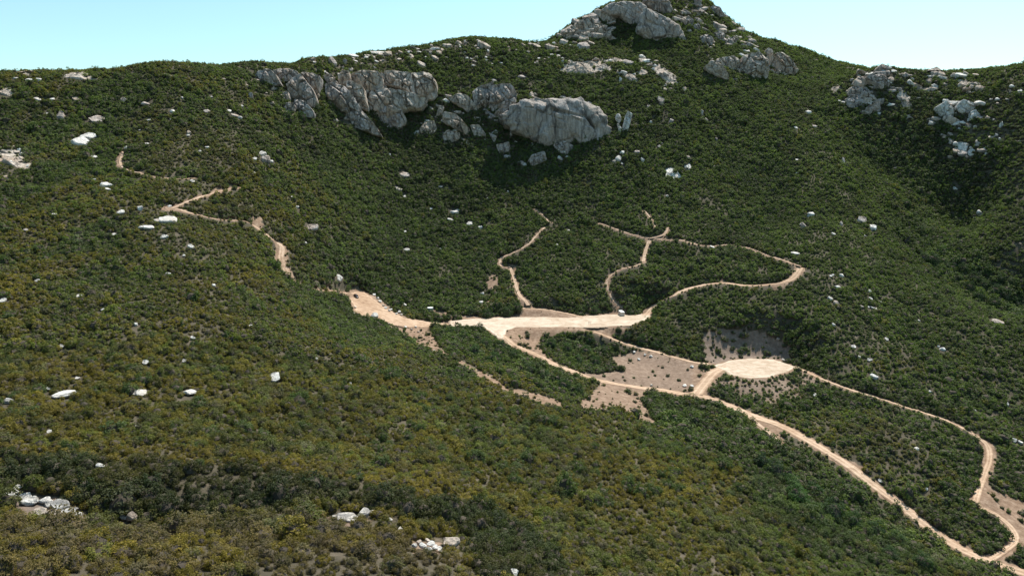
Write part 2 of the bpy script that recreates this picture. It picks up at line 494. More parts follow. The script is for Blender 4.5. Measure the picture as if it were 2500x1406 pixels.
def mat_ground():
    t = NT('hillside_soil')
    p = t.pos()
    soil = t.ramp(t.noise(0.22, 6, 0.65, p), [(0.3, (0.05, 0.043, 0.03)), (0.55, (0.085, 0.072, 0.05)), (0.75, (0.15, 0.12, 0.09))])
    tan = t.ramp(t.noise(0.35, 8, 0.7, p), [(0.28, (0.13, 0.08, 0.052)), (0.5, (0.225, 0.15, 0.102)), (0.72, (0.36, 0.26, 0.19))])
    grey = t.ramp(t.noise(0.5, 8, 0.7, p), [(0.3, (0.10, 0.078, 0.066)), (0.55, (0.19, 0.15, 0.125)), (0.75, (0.31, 0.255, 0.215))])
    bare = t.mix(t.attr('grey').outputs['Fac'], tan, grey)
    f = t.math('ADD', t.attr('bare').outputs['Fac'], t.math('MULTIPLY', t.math('SUBTRACT', t.noise(0.9, 5, 0.7, p), 0.5), 0.9))
    f = t.ramp(f, [(0.42, (0, 0, 0)), (0.62, (1, 1, 1))])
    t.color(t.mix(f, soil, bare))
    t.bump(t.noise(1.6, 8, 0.7, p), 0.7, 0.5)
    return t.m

def mat_dirt(name, lo, mid, hi):
    t = NT(name)
    p = t.pos()
    base = t.ramp(t.noise(0.30, 9, 0.68, p), [(0.28, lo), (0.5, mid), (0.72, hi)])
    a = t.attr('across').outputs['Fac']
    tr = t.math('ABSOLUTE', t.math('SUBTRACT', t.math('ABSOLUTE', a), 0.42))
    tr = t.ramp(t.math('ADD', tr, t.math('MULTIPLY', t.math('SUBTRACT', t.noise(0.5, 4, 0.6, p), 0.5), 0.25)), [(0.05, (1, 1, 1)), (0.22, (0, 0, 0))])
    col = t.mix(t.math('MULTIPLY', tr, 0.55), base, tuple(min(0.66, c * 1.18) for c in hi))
    ed = t.ramp(t.math('ADD', t.math('ABSOLUTE', a), t.math('MULTIPLY', t.math('SUBTRACT', t.noise(0.8, 5, 0.7, p), 0.5), 0.7)), [(0.8, (0, 0, 0)), (1.1, (1, 1, 1))])
    col = t.mix(t.math('MULTIPLY', ed, 0.7), col, tuple(c * 0.75 for c in lo))
    sm = t.n('ShaderNodeMapping'); sm.inputs['Scale'].default_value = (0.25, 1.4, 1); sm.inputs['Rotation'].default_value = (0, 0, 0.12); t.l(p, sm.inputs['Vector'])
    col = t.mix(1.0, col, t.ramp(t.noise(0.6, 7, 0.7, sm.outputs['Vector']), [(0.32, (0.70, 0.66, 0.62)), (0.5, (0.98, 0.98, 0.98)), (0.7, (1.08, 1.08, 1.08))]), 'MULTIPLY')
    col = t.mix(1.0, col, t.ramp(t.noise(0.05, 4, 0.6, p), [(0.35, (0.82, 0.78, 0.74)), (0.6, (1.03, 1.03, 1.03))]), 'MULTIPLY')
    t.color(col)
    t.bump(t.noise(2.2, 8, 0.75, p), 0.6, 0.3)
    return t.m

def mat_rock(name, pale, tan, dark, seed, crack=0.085, joint=0.75):
    t = NT(name)
    p = t.pos()
    mp = t.n('ShaderNodeMapping'); mp.inputs['Scale'].default_value = (1, 1, 0.25); mp.inputs['Location'].default_value = (seed * 13.7, seed * 5.1, 0)
    t.l(p, mp.inputs['Vector']); q = mp.outputs['Vector']
    c = t.mix(t.ramp(t.noise(0.09, 6, 0.6, q), [(0.42, (0, 0, 0)), (0.66, (1, 1, 1))]), pale, tan)
    c = t.mix(t.math('MULTIPLY', t.ramp(t.noise(0.45, 8, 0.72, q), [(0.46, (0, 0, 0)), (0.66, (1, 1, 1))]), 0.75), c, dark)
    c = t.mix(t.ramp(t.noise(3.0, 4, 0.7, p), [(0.3, (0.72, 0.72, 0.72)), (0.7, (1.12, 1.12, 1.12))]), c, c)
    sp = t.ramp(t.noise(1.3, 8, 0.8, p), [(0.25, (0.62, 0.62, 0.64)), (0.6, (1.08, 1.07, 1.05))])
    c = t.mix(1.0, c, sp, 'MULTIPLY')
    # joints
    w = t.n('ShaderNodeTexVoronoi', feature='DISTANCE_TO_EDGE'); w.inputs['Scale'].default_value = crack
    ns = t.n('ShaderNodeTexNoise'); ns.inputs['Scale'].default_value = 0.2; ns.inputs['Detail'].default_value = 6; t.l(p, ns.inputs['Vector'])
    va = t.n('ShaderNodeVectorMath', operation='MULTIPLY_ADD'); va.inputs[1].default_value = (6, 6, 6)
    t.l(ns.outputs['Color'], va.inputs[0]); t.l(p, va.inputs[2])
    rm = t.n('ShaderNodeMapping'); rm.inputs['Rotation'].default_value = (0.2, 0.65, 0.3); rm.inputs['Scale'].default_value = (1.6, 1.0, 0.55)
    t.l(va.outputs[0], rm.inputs['Vector']); t.l(rm.outputs['Vector'], w.inputs['Vector'])
    cr = t.ramp(w.outputs['Distance'], [(0.0, (1, 1, 1)), (0.02, (0.85, 0.85, 0.85)), (0.065, (0, 0, 0))])
    cr = t.math('MULTIPLY', cr, t.ramp(t.noise(0.06, 4, 0.6, q), [(0.36, (0.1, 0.1, 0.1)), (0.52, (1, 1, 1))]))
    c = t.mix(t.math('MULTIPLY', cr, joint), c, tuple(x * 0.35 for x in dark))
    # water streaks down the faces
    st = t.n('ShaderNodeMapping'); st.inputs['Scale'].default_value = (1.1, 1.1, 0.06); t.l(p, st.inputs['Vector'])
    c = t.mix(t.math('MULTIPLY', t.ramp(t.noise(0.55, 5, 0.65, st.outputs['Vector']), [(0.5, (0, 0, 0)), (0.66, (1, 1, 1))]), 0.5), c, tuple(x * 0.8 for x in dark))
    t.color(c)
    h = t.math('SUBTRACT', t.math('MULTIPLY', t.noise(0.7, 10, 0.7, p), 1.6), t.math('MULTIPLY', cr, 0.35))
    t.bump(h, 0.9, 0.9)
    return t.m

M_GROUND = mat_ground()
M_ROAD = mat_dirt('pinkish_dirt', (0.27, 0.175, 0.115), (0.42, 0.295, 0.205), (0.53, 0.395, 0.29))
M_TRAIL = mat_dirt('trail_dirt', (0.27, 0.18, 0.12), (0.41, 0.295, 0.21), (0.53, 0.40, 0.305))
M_SHELF = mat_dirt('pale_graded_dirt', (0.36, 0.27, 0.195), (0.50, 0.405, 0.315), (0.58, 0.49, 0.40))
M_ROCK = [mat_rock('granite_grey', (0.52, 0.465, 0.43), (0.46, 0.355, 0.27), (0.155, 0.14, 0.132), 1),
          mat_rock('granite_tan', (0.60, 0.52, 0.445), (0.52, 0.395, 0.295), (0.20, 0.175, 0.155), 2),
          mat_rock('granite_white', (0.76, 0.74, 0.70), (0.68, 0.62, 0.55), (0.5, 0.47, 0.44), 3),
          mat_rock('granite_streaked', (0.50, 0.45, 0.415), (0.44, 0.36, 0.295), (0.15, 0.138, 0.13), 4, 0.045, 0.7)]

# ------------------------------------------------------------------ terrain sheet (reaches the horizon)
_ex = np.array([1.0, 3, 8, 20, 50, 120, 300, 800, 2000, 5000, 12000, 25000])
EX = np.r_[X0 - _ex[::-1] * 2, GX, X1 + _ex * 2]; EY = np.r_[Y0 - _ex[::-1] * 2, GY, Y1 + _ex * 2]
tx, ty = np.meshgrid(EX, EY, indexing='ij')
out = np.hypot(np.maximum(0, np.maximum(X0 - tx, tx - X1)), np.maximum(0, np.maximum(Y0 - ty, ty - Y1)))
tz = hgt(tx, ty)
k = smoothstep(0, 1500, out)
tz = tz * (1 - k) + (-60.0) * k
nx, ny = tx.shape
idx = np.arange(nx * ny).reshape(nx, ny)
F = np.stack([idx[:-1, :-1], idx[1:, :-1], idx[1:, 1:], idx[:-1, 1:]], -1).reshape(-1, 4)
me = make_mesh('terrain', np.stack([tx, ty, tz], -1).reshape(-1, 3), F, M_GROUND, True)
pad = len(_ex)
for nm, A in (('bare', SOIL), ('grey', GREY)):
    B = np.zeros((nx, ny)); B[pad:-pad, pad:-pad] = A
    fattr(me, nm, B)
link('terrain', me, kind='structure', label='rugged scrub covered mountainside rising to a rocky peak', category='hillside')

# ------------------------------------------------------------------ roads and trails
for name, w, q, label in LINES:
    t = np.gradient(q[:, :2], axis=0); t /= np.linalg.norm(t, axis=1)[:, None] + 1e-9
    side = np.c_[t[:, 1], -t[:, 0]]
    s = np.arange(len(q)) * 1.2
    sd = int(abs(q[0, 0]) * 7) % 97
    offs = np.array([-1.25, -1.0, -0.62, -0.42, -0.15, 0.15, 0.42, 0.62, 1.0, 1.25])
    dz = np.array([-0.7, 0.0, 0.07, 0.01, 0.07, 0.07, 0.01, 0.07, 0.0, -0.7])
    hl = w / 2 * (1 + 0.28 * fbm(s / 9.0, s * 0 + sd, sd, 3)); hr = w / 2 * (1 + 0.28 * fbm(s / 9.0, s * 0 + sd + 5, sd + 3, 3))
    V = []
    for o, d in zip(offs, dz):
        hw = (hl if o < 0 else hr) * abs(o)
        xy = q[:, :2] + side * (np.sign(o) * hw)[:, None]
        V.append(np.c_[xy, q[:, 2] + d + 0.05 * fbm(xy[:, 0] / 2, xy[:, 1] / 2, 5, 2)])
    V = np.stack(V, 1); n, c = V.shape[:2]
    ix = np.arange(n * c).reshape(n, c)
    F = np.stack([ix[:-1, :-1], ix[:-1, 1:], ix[1:, 1:], ix[1:, :-1]], -1).reshape(-1, 4)
    me = make_mesh(name, V.reshape(-1, 3), F, M_ROAD if name == 'dirt_road' else M_TRAIL, True)
    fattr(me, 'across', np.tile(offs, n))
    link(name, me, kind='structure', label=label, category='road' if name == 'dirt_road' else 'trail')

def sheet(name, poly, zf, mat, label, cell=0.7):
    p = np.asarray(poly)[:, :2]
    gx = np.arange(p[:, 0].min() - 3, p[:, 0].max() + 3, cell); gy = np.arange(p[:, 1].min() - 3, p[:, 1].max() + 3, cell)
    a, b = np.meshgrid(gx, gy, indexing='ij')
    sd = poly_sd(a, b, p) + 0.9 * fbm(a / 3, b / 3, 21, 3)
    z = zf(a, b) + 0.10 + 0.05 * fbm(a / 4, b / 4, 4, 3) - 0.5 * smoothstep(-0.9, 0.6, sd)
    keep = sd < 0.7
    ii = np.arange(a.size).reshape(a.shape)
    q = np.stack([ii[:-1, :-1], ii[1:, :-1], ii[1:, 1:], ii[:-1, 1:]], -1).reshape(-1, 4)
    q = q[keep.ravel()[q].all(1)]
    used, inv = np.unique(q, return_inverse=True)
    V = np.stack([a, b, z], -1).reshape(-1, 3)[used]
    me = make_mesh(name, V, inv.reshape(-1, 4), mat, True)
    fattr(me, 'across', np.clip(1.15 + sd.ravel()[used] / 2.2, 0, 1.2) * 0.98)
    return link(name, me, kind='structure', label=label, category='dirt ground')
sheet('graded_shelf', SHELF, lambda x, y: SHELF_Z + 0 * x, M_SHELF, 'wide pale graded dirt shelf across the middle of the hillside')
sheet('graded_pad', PAD, lambda x, y: PAD_Z + 0 * x, M_SHELF, 'round pale graded dirt pad right of centre')
sheet('parking_ground', LOT, LOT_F, M_ROAD, 'sloping tan dirt parking ground where the dark car stands')
# ------------------------------------------------------------------ granite: outcrops made of slabs, single boulders
ROCK_SPOTS = []          # x, y, radius of ground taken by rock
ROCK_PX = []             # picture outlines kept clear of brush in front: (outline, Y of the rock)

def vor_facets(a, b, L, seed):
    """random tilted facets with grooves between them: returns height and groove for local metres a, b"""
    ix, iy = np.floor(a / L), np.floor(b / L)
    d1 = np.full(a.shape, 1e9); d2 = np.full(a.shape, 1e9)
    h = np.zeros(a.shape)
    for ox in (-1, 0, 1):
        for oy in (-1, 0, 1):
            jx, jy = ix + ox, iy + oy
            cx = (jx + 0.5 + 0.45 * _hash(jx, jy, seed)) * L; cy = (jy + 0.5 + 0.45 * _hash(jx, jy, seed + 1)) * L
            d = np.hypot(a - cx, (b - cy) * 0.8)
            hh = (_hash(jx, jy, seed + 2) * (a - cx) + _hash(jx, jy, seed + 3) * (b - cy)) * 0.60 + _hash(jx, jy, seed + 4) * L * 0.13
            n1 = d < d1
            d2 = np.where(n1, d1, np.minimum(d2, d)); h = np.where(n1, hh, h); d1 = np.where(n1, d, d1)
    e = (d2 - d1) / L
    return h * smoothstep(0.0, 0.12, e), np.exp(-(e / 0.07) ** 2)

def slab(outline, root, mode, seed, thick=1.0, mat=0, fwd=0.0):
    o = np.array(outline, float)
    if mode != 'lie':        # the foot runs on below the brush line
        m_ = o[:, 1].mean(); lo_ = o[:, 1] > m_
        o[lo_, 1] += 0.22 * (o[lo_, 1] - m_) + 1.0
    cu, cv = o.mean(0)
    vb, vt = o[:, 1].max(), o[:, 1].min()
    cb = cast([cu], [vb + 1.0])[0]
    if np.isnan(cb[0]): cb = cast([cu], [vb + 8.0])[0]
    ct = cast([cu], [vt])[0]
    if np.isnan(ct[0]): ct = cb + np.array([0, 25.0, 25.0])
    dz = max(ct[2] - cb[2], 1.0)
    c = (ct[1] - cb[1]) / dz
    c = min(c, {'cliff': 0.06, 'dome': 0.14}[mode]) if mode != 'lie' else min(max(c, 0.5), 2.4)
    yb = cb[1] - fwd + (0.0 if mode == 'lie' else 0.05 * (o[:, 0].max() - o[:, 0].min()) * cb[1] / FPX)
    def on_plane(u, v):
        d = ray(u, v)
        t = (yb + (CAM[2] - cb[2]) * c) / (1 - d[..., 2] * c)
        return CAM + d * t[..., None]
    # outline resampled and roughened
    loop = np.vstack([o, o[:1]])
    s = np.r_[0, np.cumsum(np.hypot(*np.diff(loop, axis=0).T))]
    px2m = cb[1] / FPX
    size = math.sqrt(max(1.0, 0.5 * abs(np.sum(loop[:-1, 0] * loop[1:, 1] - loop[1:, 0] * loop[:-1, 1])))) * px2m
    na = int(np.clip(size * 4.5, 40, 190)); nr = int(np.clip(size * 1.3, 12, 60))
    tt = np.linspace(0, s[-1], na, endpoint=False)
    bu, bv = np.interp(tt, s, loop[:, 0]), np.interp(tt, s, loop[:, 1])
    for _ in range(1 if size > 12 else 2):     # round the corners a little
        bu = 0.25 * np.roll(bu, 1) + 0.5 * bu + 0.25 * np.roll(bu, -1); bv = 0.25 * np.roll(bv, 1) + 0.5 * bv + 0.25 * np.roll(bv, -1)
    B = on_plane(bu, bv)
    C0 = on_plane(np.array([cu]), np.array([cv]))[0]
    nrm = np.array([0.0, -1.0, c]); nrm /= np.linalg.norm(nrm)
    ex = np.array([1.0, 0, 0]); ez = np.cross(ex, nrm) * -1.0
    if ez[2] < 0: ez = -ez
    L2 = np.stack([(B - C0) @ ex, (B - C0) @ ez], 1)
    jit = 1 + 0.07 * fbm(tt / 9.0, tt * 0 + seed, seed, 3)
    L2 *= 1.10 * jit[:, None]
    dome = mode == 'dome'
    T = thick * size * {'cliff': 0.18, 'dome': 0.15, 'lie': 0.11}[mode]
    rr = np.linspace(0, 1, nr + 1)[1:] ** 0.8
    A = L2[None, :, 0] * rr[:, None]; Bz = L2[None, :, 1] * rr[:, None]
    A = np.r_[[0.0], A.ravel()]; Bz = np.r_[[0.0], Bz.ravel()]; S = np.r_[[0.0], np.repeat(rr, na)]
    an, bn = A / size, Bz / size
    r_ = np.random.default_rng(seed + 500)
    if dome:
        h = T * (1 - S ** 3.0) ** 0.6 + 0.04 * size * np.minimum(0, 0.25 - bn)
    else:
        # angular block: the lowest of a set of planes
        pl = [(0.0, 1.0, r_.uniform(0.02, 0.14), r_.uniform(0.8, 1.5)), (0.0, -1.0, r_.uniform(0.25, 0.4), r_.uniform(0.1, 0.5)),
              (1.0, r_.uniform(-.4, .6), r_.uniform(0.08, 0.28), r_.uniform(0.5, 1.2)), (-1.0, r_.uniform(-.4, .6), r_.uniform(0.1, 0.3), r_.uniform(0.4, 1.0))]
        for _ in range(5):
            t_ = r_.uniform(0, 6.28); pl.append((math.cos(t_), math.sin(t_), r_.uniform(0.02, 0.35), r_.uniform(0.25, 0.9)))
        h = np.full(A.shape, T)
        for dx, dy, off, sl in pl:
            h = np.minimum(h, T + size * sl * (off - (an * dx + bn * dy)) * (0.5 if mode == 'lie' else 0.62))
        h = np.maximum(h, -0.16 * size)
    f1, g1 = vor_facets(A * 1.0 + 0.35 * Bz + seed * 31.0, Bz * 0.8 - 0.2 * A - seed * 17.0, max(size * 0.5, 3.0), seed)
    f2, g2 = vor_facets(A - seed * 3.0, Bz + 0.3 * A + seed * 7.0, max(size * 0.2, 1.8), seed + 9)
    k = (1 - S ** 8)
    amp = {'cliff': 1.05, 'dome': 0.6, 'lie': 0.45}[mode]
    h = h + k * amp * (f1 * 0.55 + f2 * 0.6 - g1 * min(3.0, 0.14 * size) - g2 * min(1.3, 0.06 * size)
                       + 0.03 * size * fbm(A / (size * 0.25), Bz / (size * 0.25), seed, 4) + 0.3 * fbm(A / 1.9, Bz / 1.9, seed + 5, 3))
    h = h - 0.06 * size
    if mode == 'lie':          # lies on the slope: every point starts from the ground
        pu, pv = np.r_[[cu], (cu + (bu[None] - cu) * jit * 1.08 * rr[:, None]).ravel()], np.r_[[cv], (cv + (bv[None] - cv) * jit * 1.08 * rr[:, None]).ravel()]
        G = cast(pu, pv)
        bad = np.isnan(G[:, 0]); G[bad] = (C0 + A[:, None] * ex + Bz[:, None] * ez)[bad]
        nrm = np.array([0.0, -0.45, 0.9])
        V = G + np.maximum(h + 0.10 * size + 0.5, 0.15)[:, None] * nrm * np.where(S < 0.999, 1.0, 0.0)[:, None] - np.where(S < 0.999, 0.0, 0.8)[:, None] * np.array([0, 0, 1.0])
    else:
        V = C0 + A[:, None] * ex + Bz[:, None] * ez + h[:, None] * nrm
    back = 6.0 + (max(0.0, 0.6 - c) * dz if mode != 'lie' else 2.0)
    ring = V[-na:] + 0.0
    r1 = ring + np.array([0, back * 0.5, -back * 0.12]); r2 = ring * 0.8 + ring.mean(0) * 0.2 + np.array([0, back, -back * 0.3])
    V = np.vstack([V, r1, r2, [r2.mean(0)]])
    nrt = nr + 2
    F = []
    j = np.arange(na); j2 = (j + 1) % na
    tri = [(0, 1 + int(b_), 1 + int(a_)) for a_, b_ in zip(j, j2)]
    for r in range(nrt - 1):
        a0 = 1 + r * na
        F += [(a0 + int(x), a0 + int(y), a0 + na + int(y), a0 + na + int(x)) for x, y in zip(j, j2)]
    a0 = 1 + (nrt - 1) * na; e = len(V) - 1
    tri += [(a0 + int(x), a0 + int(y), e) for x, y in zip(j, j2)]
    base = np.array(root.location)
    me = make_mesh('rock_block', V - base, tri + F, M_ROCK[mat], True)
    me.flip_normals()
    ob = link('rock_block', me, root)
    ROCK_PX.append((outline, yb - 9, max(ct[1], yb + c * dz) + 7))
    return ob

OUTCROPS = [
 ('rock_outcrop', 'grey granite outcrop at the left end of the cliff band', 'cliff', 0, [
   [(617,202),(620,189),(630,174),(645,169),(657,171),(667,179),(672,189),(680,199),(662,202),(637,203)],
   [(666,172),(682,168),(707,168),(724,177),(719,187),(705,197),(695,194),(680,199),(675,189)],
   [(700,207),(719,189),(729,182),(744,197),(757,214),(764,234),(759,249),(739,249),(719,242),(707,224)],
   [(734,177),(754,177),(779,186),(777,199),(774,222),(762,209),(749,192)],
   [(717,244),(734,244),(749,254),(763,270),(759,279),(734,277),(717,259)],
   [(685,257),(707,249),(717,254),(715,267),(695,269)],
   [(690,225),(700,222),(707,240),(703,243),(690,236)]]),
 ('rock_outcrop', 'massive overhanging granite cliff with tan roof blocks and a shaded wall', 'cliff', 1, [
   [(839,207),(886,217),(949,217),(998,226),(1028,236),(1018,254),(983,259),(944,276),(909,279),(891,257),(869,244),(849,224)],
   [(825,184),(834,172),(849,172),(851,189),(839,202),(827,199)],
   [(846,196),(862,200),(884,214),(894,256),(874,252),(856,232),(846,212)],
   [(789,184),(807,179),(822,199),(814,204),(797,197)],
   [(855,184),(864,178),(886,173),(921,176),(929,194),(931,209),(909,214),(884,217),(871,206),(859,204)],
   [(926,179),(949,172),(998,177),(1003,194),(1011,222),(988,212),(971,206),(941,204)],
   [(1001,179),(1033,176),(1051,183),(1063,204),(1063,224),(1056,234),(1033,236),(1013,231),(1006,204)]]),
 ('rock_outcrop', 'diagonal ribs of grey granite below the left of the overhanging cliff', 'cliff', 0, [
   [(792,204),(812,202),(839,212),(856,232),(871,252),(866,267),(839,269),(812,259),(794,249),(797,234)],
   [(824,284),(849,274),(881,272),(899,289),(914,306),(925,321),(911,319),(881,311),(849,301),(834,291)]]),
 ('rock_outcrop', 'blunt pyramid of grey granite under the overhanging cliff', 'cliff', 0, [
   [(921,269),(931,252),(958,249),(976,264),(988,286),(983,299),(966,311),(944,306),(924,289)]]),
 ('rock_outcrop', 'pale stepped granite knob left of the big dome', 'cliff', 1, [
   [(1097,238),(1122,229),(1142,235),(1159,255),(1168,280),(1148,275),(1128,258),(1108,249)],
   [(1081,295),(1085,275),(1111,278),(1125,292),(1142,309),(1154,332),(1137,323),(1114,309),(1094,303)],
   [(1063,286),(1071,261),(1083,258),(1077,278)],
   [(1017,323),(1037,300),(1057,295),(1065,312),(1054,326),(1028,329)],
   [(1071,335),(1094,317),(1120,323),(1122,337),(1094,346)],
   [(1148,306),(1171,306),(1185,326),(1182,337),(1162,335)],
   [(1157,286),(1171,287),(1176,298),(1162,296)],
   [(1125,337),(1148,345),(1150,352),(1139,351)]]),
 ('rock_outcrop', 'pointed grey granite block and dark wall behind the stepped knob', 'cliff', 0, [
   [(1155,226),(1168,212),(1199,202),(1205,221),(1202,238),(1185,266),(1168,261),(1159,244)],
   [(1205,209),(1245,204),(1259,226),(1256,246),(1236,255),(1199,269),(1196,249)],
   [(1194,289),(1222,261),(1242,261),(1216,286)]]),
 ('rock_outcrop', 'broad smooth grey granite dome with dark streaks in the centre of the cliffs', 'dome', 3, [
   [(1233,289),(1248,270),(1282,246),(1313,242),(1341,246),(1381,242),(1413,242),(1444,258),(1467,281),(1481,312),(1484,329),(1470,352),(1438,354),(1404,338),(1356,345),(1330,343),(1300,325),(1273,317),(1250,306)]]),
 ('rock_outcrop', 'low grey granite blocks in the brush below the big dome', 'cliff', 0, [
   [(1352,352),(1378,346),(1402,357),(1385,373),(1365,368)],
   [(1212,354),(1242,347),(1247,368),(1223,374)],
   [(1298,380),(1327,370),(1335,389),(1310,398),(1282,404)],
   [(1194,324),(1213,333),(1206,345)]]),
 ('rock_outcrop', 'slim white granite pinnacles right of the big dome', 'cliff', 2, [
   [(1503,288),(1507,278),(1514,279),(1517,292),(1509,301)],
   [(1524,298),(1533,272),(1545,278),(1538,298),(1532,318),(1521,315)],
   [(1509,301),(1523,318),(1511,320)]]),
 ('rock_outcrop', 'pale domed granite slab with boulders below the peak', 'lie', 1, [
   [(1362,168),(1392,148),(1446,143),(1470,150),(1468,170),(1440,181),(1407,188),(1381,180)],
   [(1449,147),(1470,155),(1495,161),(1492,173),(1467,176),(1452,168)],
   [(1521,187),(1526,172),(1549,178),(1559,195),(1552,202),(1532,193)],
   [(1547,167),(1572,165),(1583,178),(1563,185)],
   [(1546,143),(1578,137),(1591,150),(1569,156),(1552,151)],
   [(1588,146),(1600,152),(1632,174),(1655,192),(1664,212),(1649,221),(1627,201),(1600,176)],
   [(1661,207),(1670,208),(1681,224),(1669,222)],
   [(1468,145),(1510,139),(1542,144),(1510,152),(1480,151)],
   [(1506,168),(1518,170),(1514,181),(1507,178)]]),
 ('rock_outcrop', 'great smooth grey rock face just under the summit of the peak', 'dome', 3, [
   [(1473,24),(1498,8),(1524,4),(1562,8),(1577,19),(1571,40),(1556,66),(1537,53),(1518,37),(1492,34)],
   [(1562,72),(1570,40),(1577,20),(1607,33),(1639,49),(1660,67),(1672,90),(1674,99),(1646,95),(1620,94),(1594,92),(1578,84)],
   [(1573,4),(1590,-14),(1612,-14),(1635,4),(1641,22),(1620,30),(1598,20)]]),
 ('rock_outcrop', 'jumbled tan granite ridge rising to the left shoulder of the peak', 'cliff', 1, [
   [(1362,92),(1384,72),(1402,60),(1412,74),(1404,88),(1384,94)],
   [(1402,62),(1424,46),(1444,42),(1452,56),(1436,72),(1416,76)],
   [(1444,60),(1464,54),(1481,63),(1480,80),(1458,84),(1442,78)],
   [(1410,84),(1436,76),(1446,86),(1430,94),(1414,94)],
   [(1460,31),(1480,24),(1495,34),(1496,50),(1479,55)],
   [(1470,84),(1490,78),(1496,94),(1478,98)]]),
 ('rock_outcrop', 'dark summit blocks on the crown of the peak', 'cliff', 0, [
   [(1696,-8),(1706,-16),(1714,-8),(1711,14),(1699,11)],
   [(1733,20),(1744,14),(1757,17),(1769,34),(1758,37),(1742,32)]]),
 ('rock_outcrop', 'broken grey rock band on the right flank of the peak', 'cliff', 0, [
   [(1670,50),(1682,38),(1694,50),(1690,62),(1676,64)],
   [(1694,62),(1706,56),(1712,70),(1700,74)],
   [(1706,92),(1728,84),(1744,94),(1738,106),(1716,104)],
   [(1742,82),(1758,74),(1772,84),(1764,98),(1748,98)],
   [(1774,94),(1792,90),(1802,104),(1784,106)]]),
 ('rock_outcrop', 'split granite crag on the right shoulder below the peak', 'cliff', 1, [
   [(1727,162),(1742,147),(1764,160),(1777,179),(1781,190),(1758,184),(1738,174)],
   [(1759,143),(1793,136),(1811,154),(1793,168),(1767,159)],
   [(1816,160),(1823,134),(1857,126),(1875,147),(1878,170),(1870,190),(1844,187),(1825,178)],
   [(1880,138),(1908,129),(1929,141),(1952,166),(1937,177),(1908,174),(1886,159)],
   [(1874,164),(1908,174),(1936,177),(1895,184)],
   [(1873,120),(1880,116),(1887,122),(1884,146),(1876,146)]]),
 ('rock_outcrop', 'rounded grey crag cluster on the right-hand ridge', 'cliff', 0, [
   [(2087,202),(2095,190),(2119,185),(2126,197),(2107,205)],
   [(2122,187),(2139,178),(2156,181),(2173,197),(2168,209),(2149,219),(2139,203)],
   [(2072,229),(2082,211),(2099,210),(2106,227),(2094,234)],
   [(2070,256),(2075,237),(2092,231),(2109,257),(2097,264),(2079,261)],
   [(2105,213),(2119,213),(2125,227),(2114,246),(2105,232)],
   [(2115,271),(2122,259),(2149,250),(2153,267),(2129,281)],
   [(2137,172),(2156,155),(2173,165),(2164,177)]]),
 ('rock_outcrop', 'long smooth tan slab leaning below the right-hand ridge crag', 'lie', 1, [
   [(2186,232),(2201,220),(2216,230),(2226,247),(2244,264),(2228,271),(2206,261),(2197,244)]]),
 ('rock_outcrop', 'thin white slabs on the saddle left of the right-hand crag', 'lie', 1, [
   [(2022,229),(2037,207),(2059,198),(2051,215),(2032,232)],
   [(2194,284),(2219,277),(2231,287),(2204,294)]]),
 ('rock_outcrop', 'tan granite knobs near the right skyline', 'lie', 1, [
   [(2264,172),(2288,163),(2308,180),(2300,192),(2286,182),(2273,187)],
   [(2337,197),(2353,185),(2368,205),(2379,220),(2371,227),(2351,214)]]),
 ('rock_outcrop', 'pale broken outcrop on the upper right slope', 'cliff', 2, [
   [(2346,259),(2356,242),(2371,250),(2387,257),(2381,269),(2356,271)],
   [(2301,256),(2318,247),(2323,259),(2340,274),(2333,286),(2311,276)],
   [(2371,291),(2384,267),(2395,282)]]),
 ('rock_outcrop', 'bright white fractured slab on the right slope', 'lie', 2, [
   [(2331,354),(2348,340),(2363,352),(2358,371),(2336,376)],
   [(2359,374),(2373,360),(2383,374),(2368,381)],
   [(2400,362),(2412,356),(2416,372),(2404,378)]]),
 ('rock_outcrop', 'pale tan slab pile at the left edge of the picture', 'lie', 1, [
   [(-14,392),(-6,356),(28,373),(51,387),(68,393),(87,416),(63,421),(34,404)],
   [(-4,343),(26,354),(45,365),(34,378),(0,372)],
   [(4,421),(28,436),(22,444),(6,432)]]),
 ('rock_outcrop', 'tan slab on the upper left edge below the skyline', 'lie', 1, [
   [(-20,222),(0,212),(23,212),(50,239),(17,234)]]),
 ('rock_outcrop', 'tan rock shelf on the left skyline', 'lie', 1, [
   [(142,180),(190,176),(236,182),(240,194),(210,196),(160,190)],
   [(40,176),(80,174),(94,182),(60,186)]]),
 ('rock_outcrop', 'bright white slab in the brush under the right end of the cliff band', 'lie', 2, [
   [(1622,402),(1634,396),(1652,412),(1672,432),(1650,438),(1626,434)],
   [(1668,404),(1684,396),(1688,412),(1676,416)]]),
]
ROCK_PX.append(([(1042,746),(1059,746),(1059,758),(1042,760)], 418, 446)); ROCK_PX.append(([(1508,755),(1530,755),(1530,775),(1508,775)], 405, 440))
_ico = {}
def ico(sub):
    if sub not in _ico:
        bm = bmesh.new(); bmesh.ops.create_icosphere(bm, subdivisions=sub, radius=1.0)
        _ico[sub] = (np.array([v.co[:] for v in bm.verts]), np.array([[v.index for v in f.verts] for f in bm.faces], np.int32)); bm.free()
    return _ico[sub]
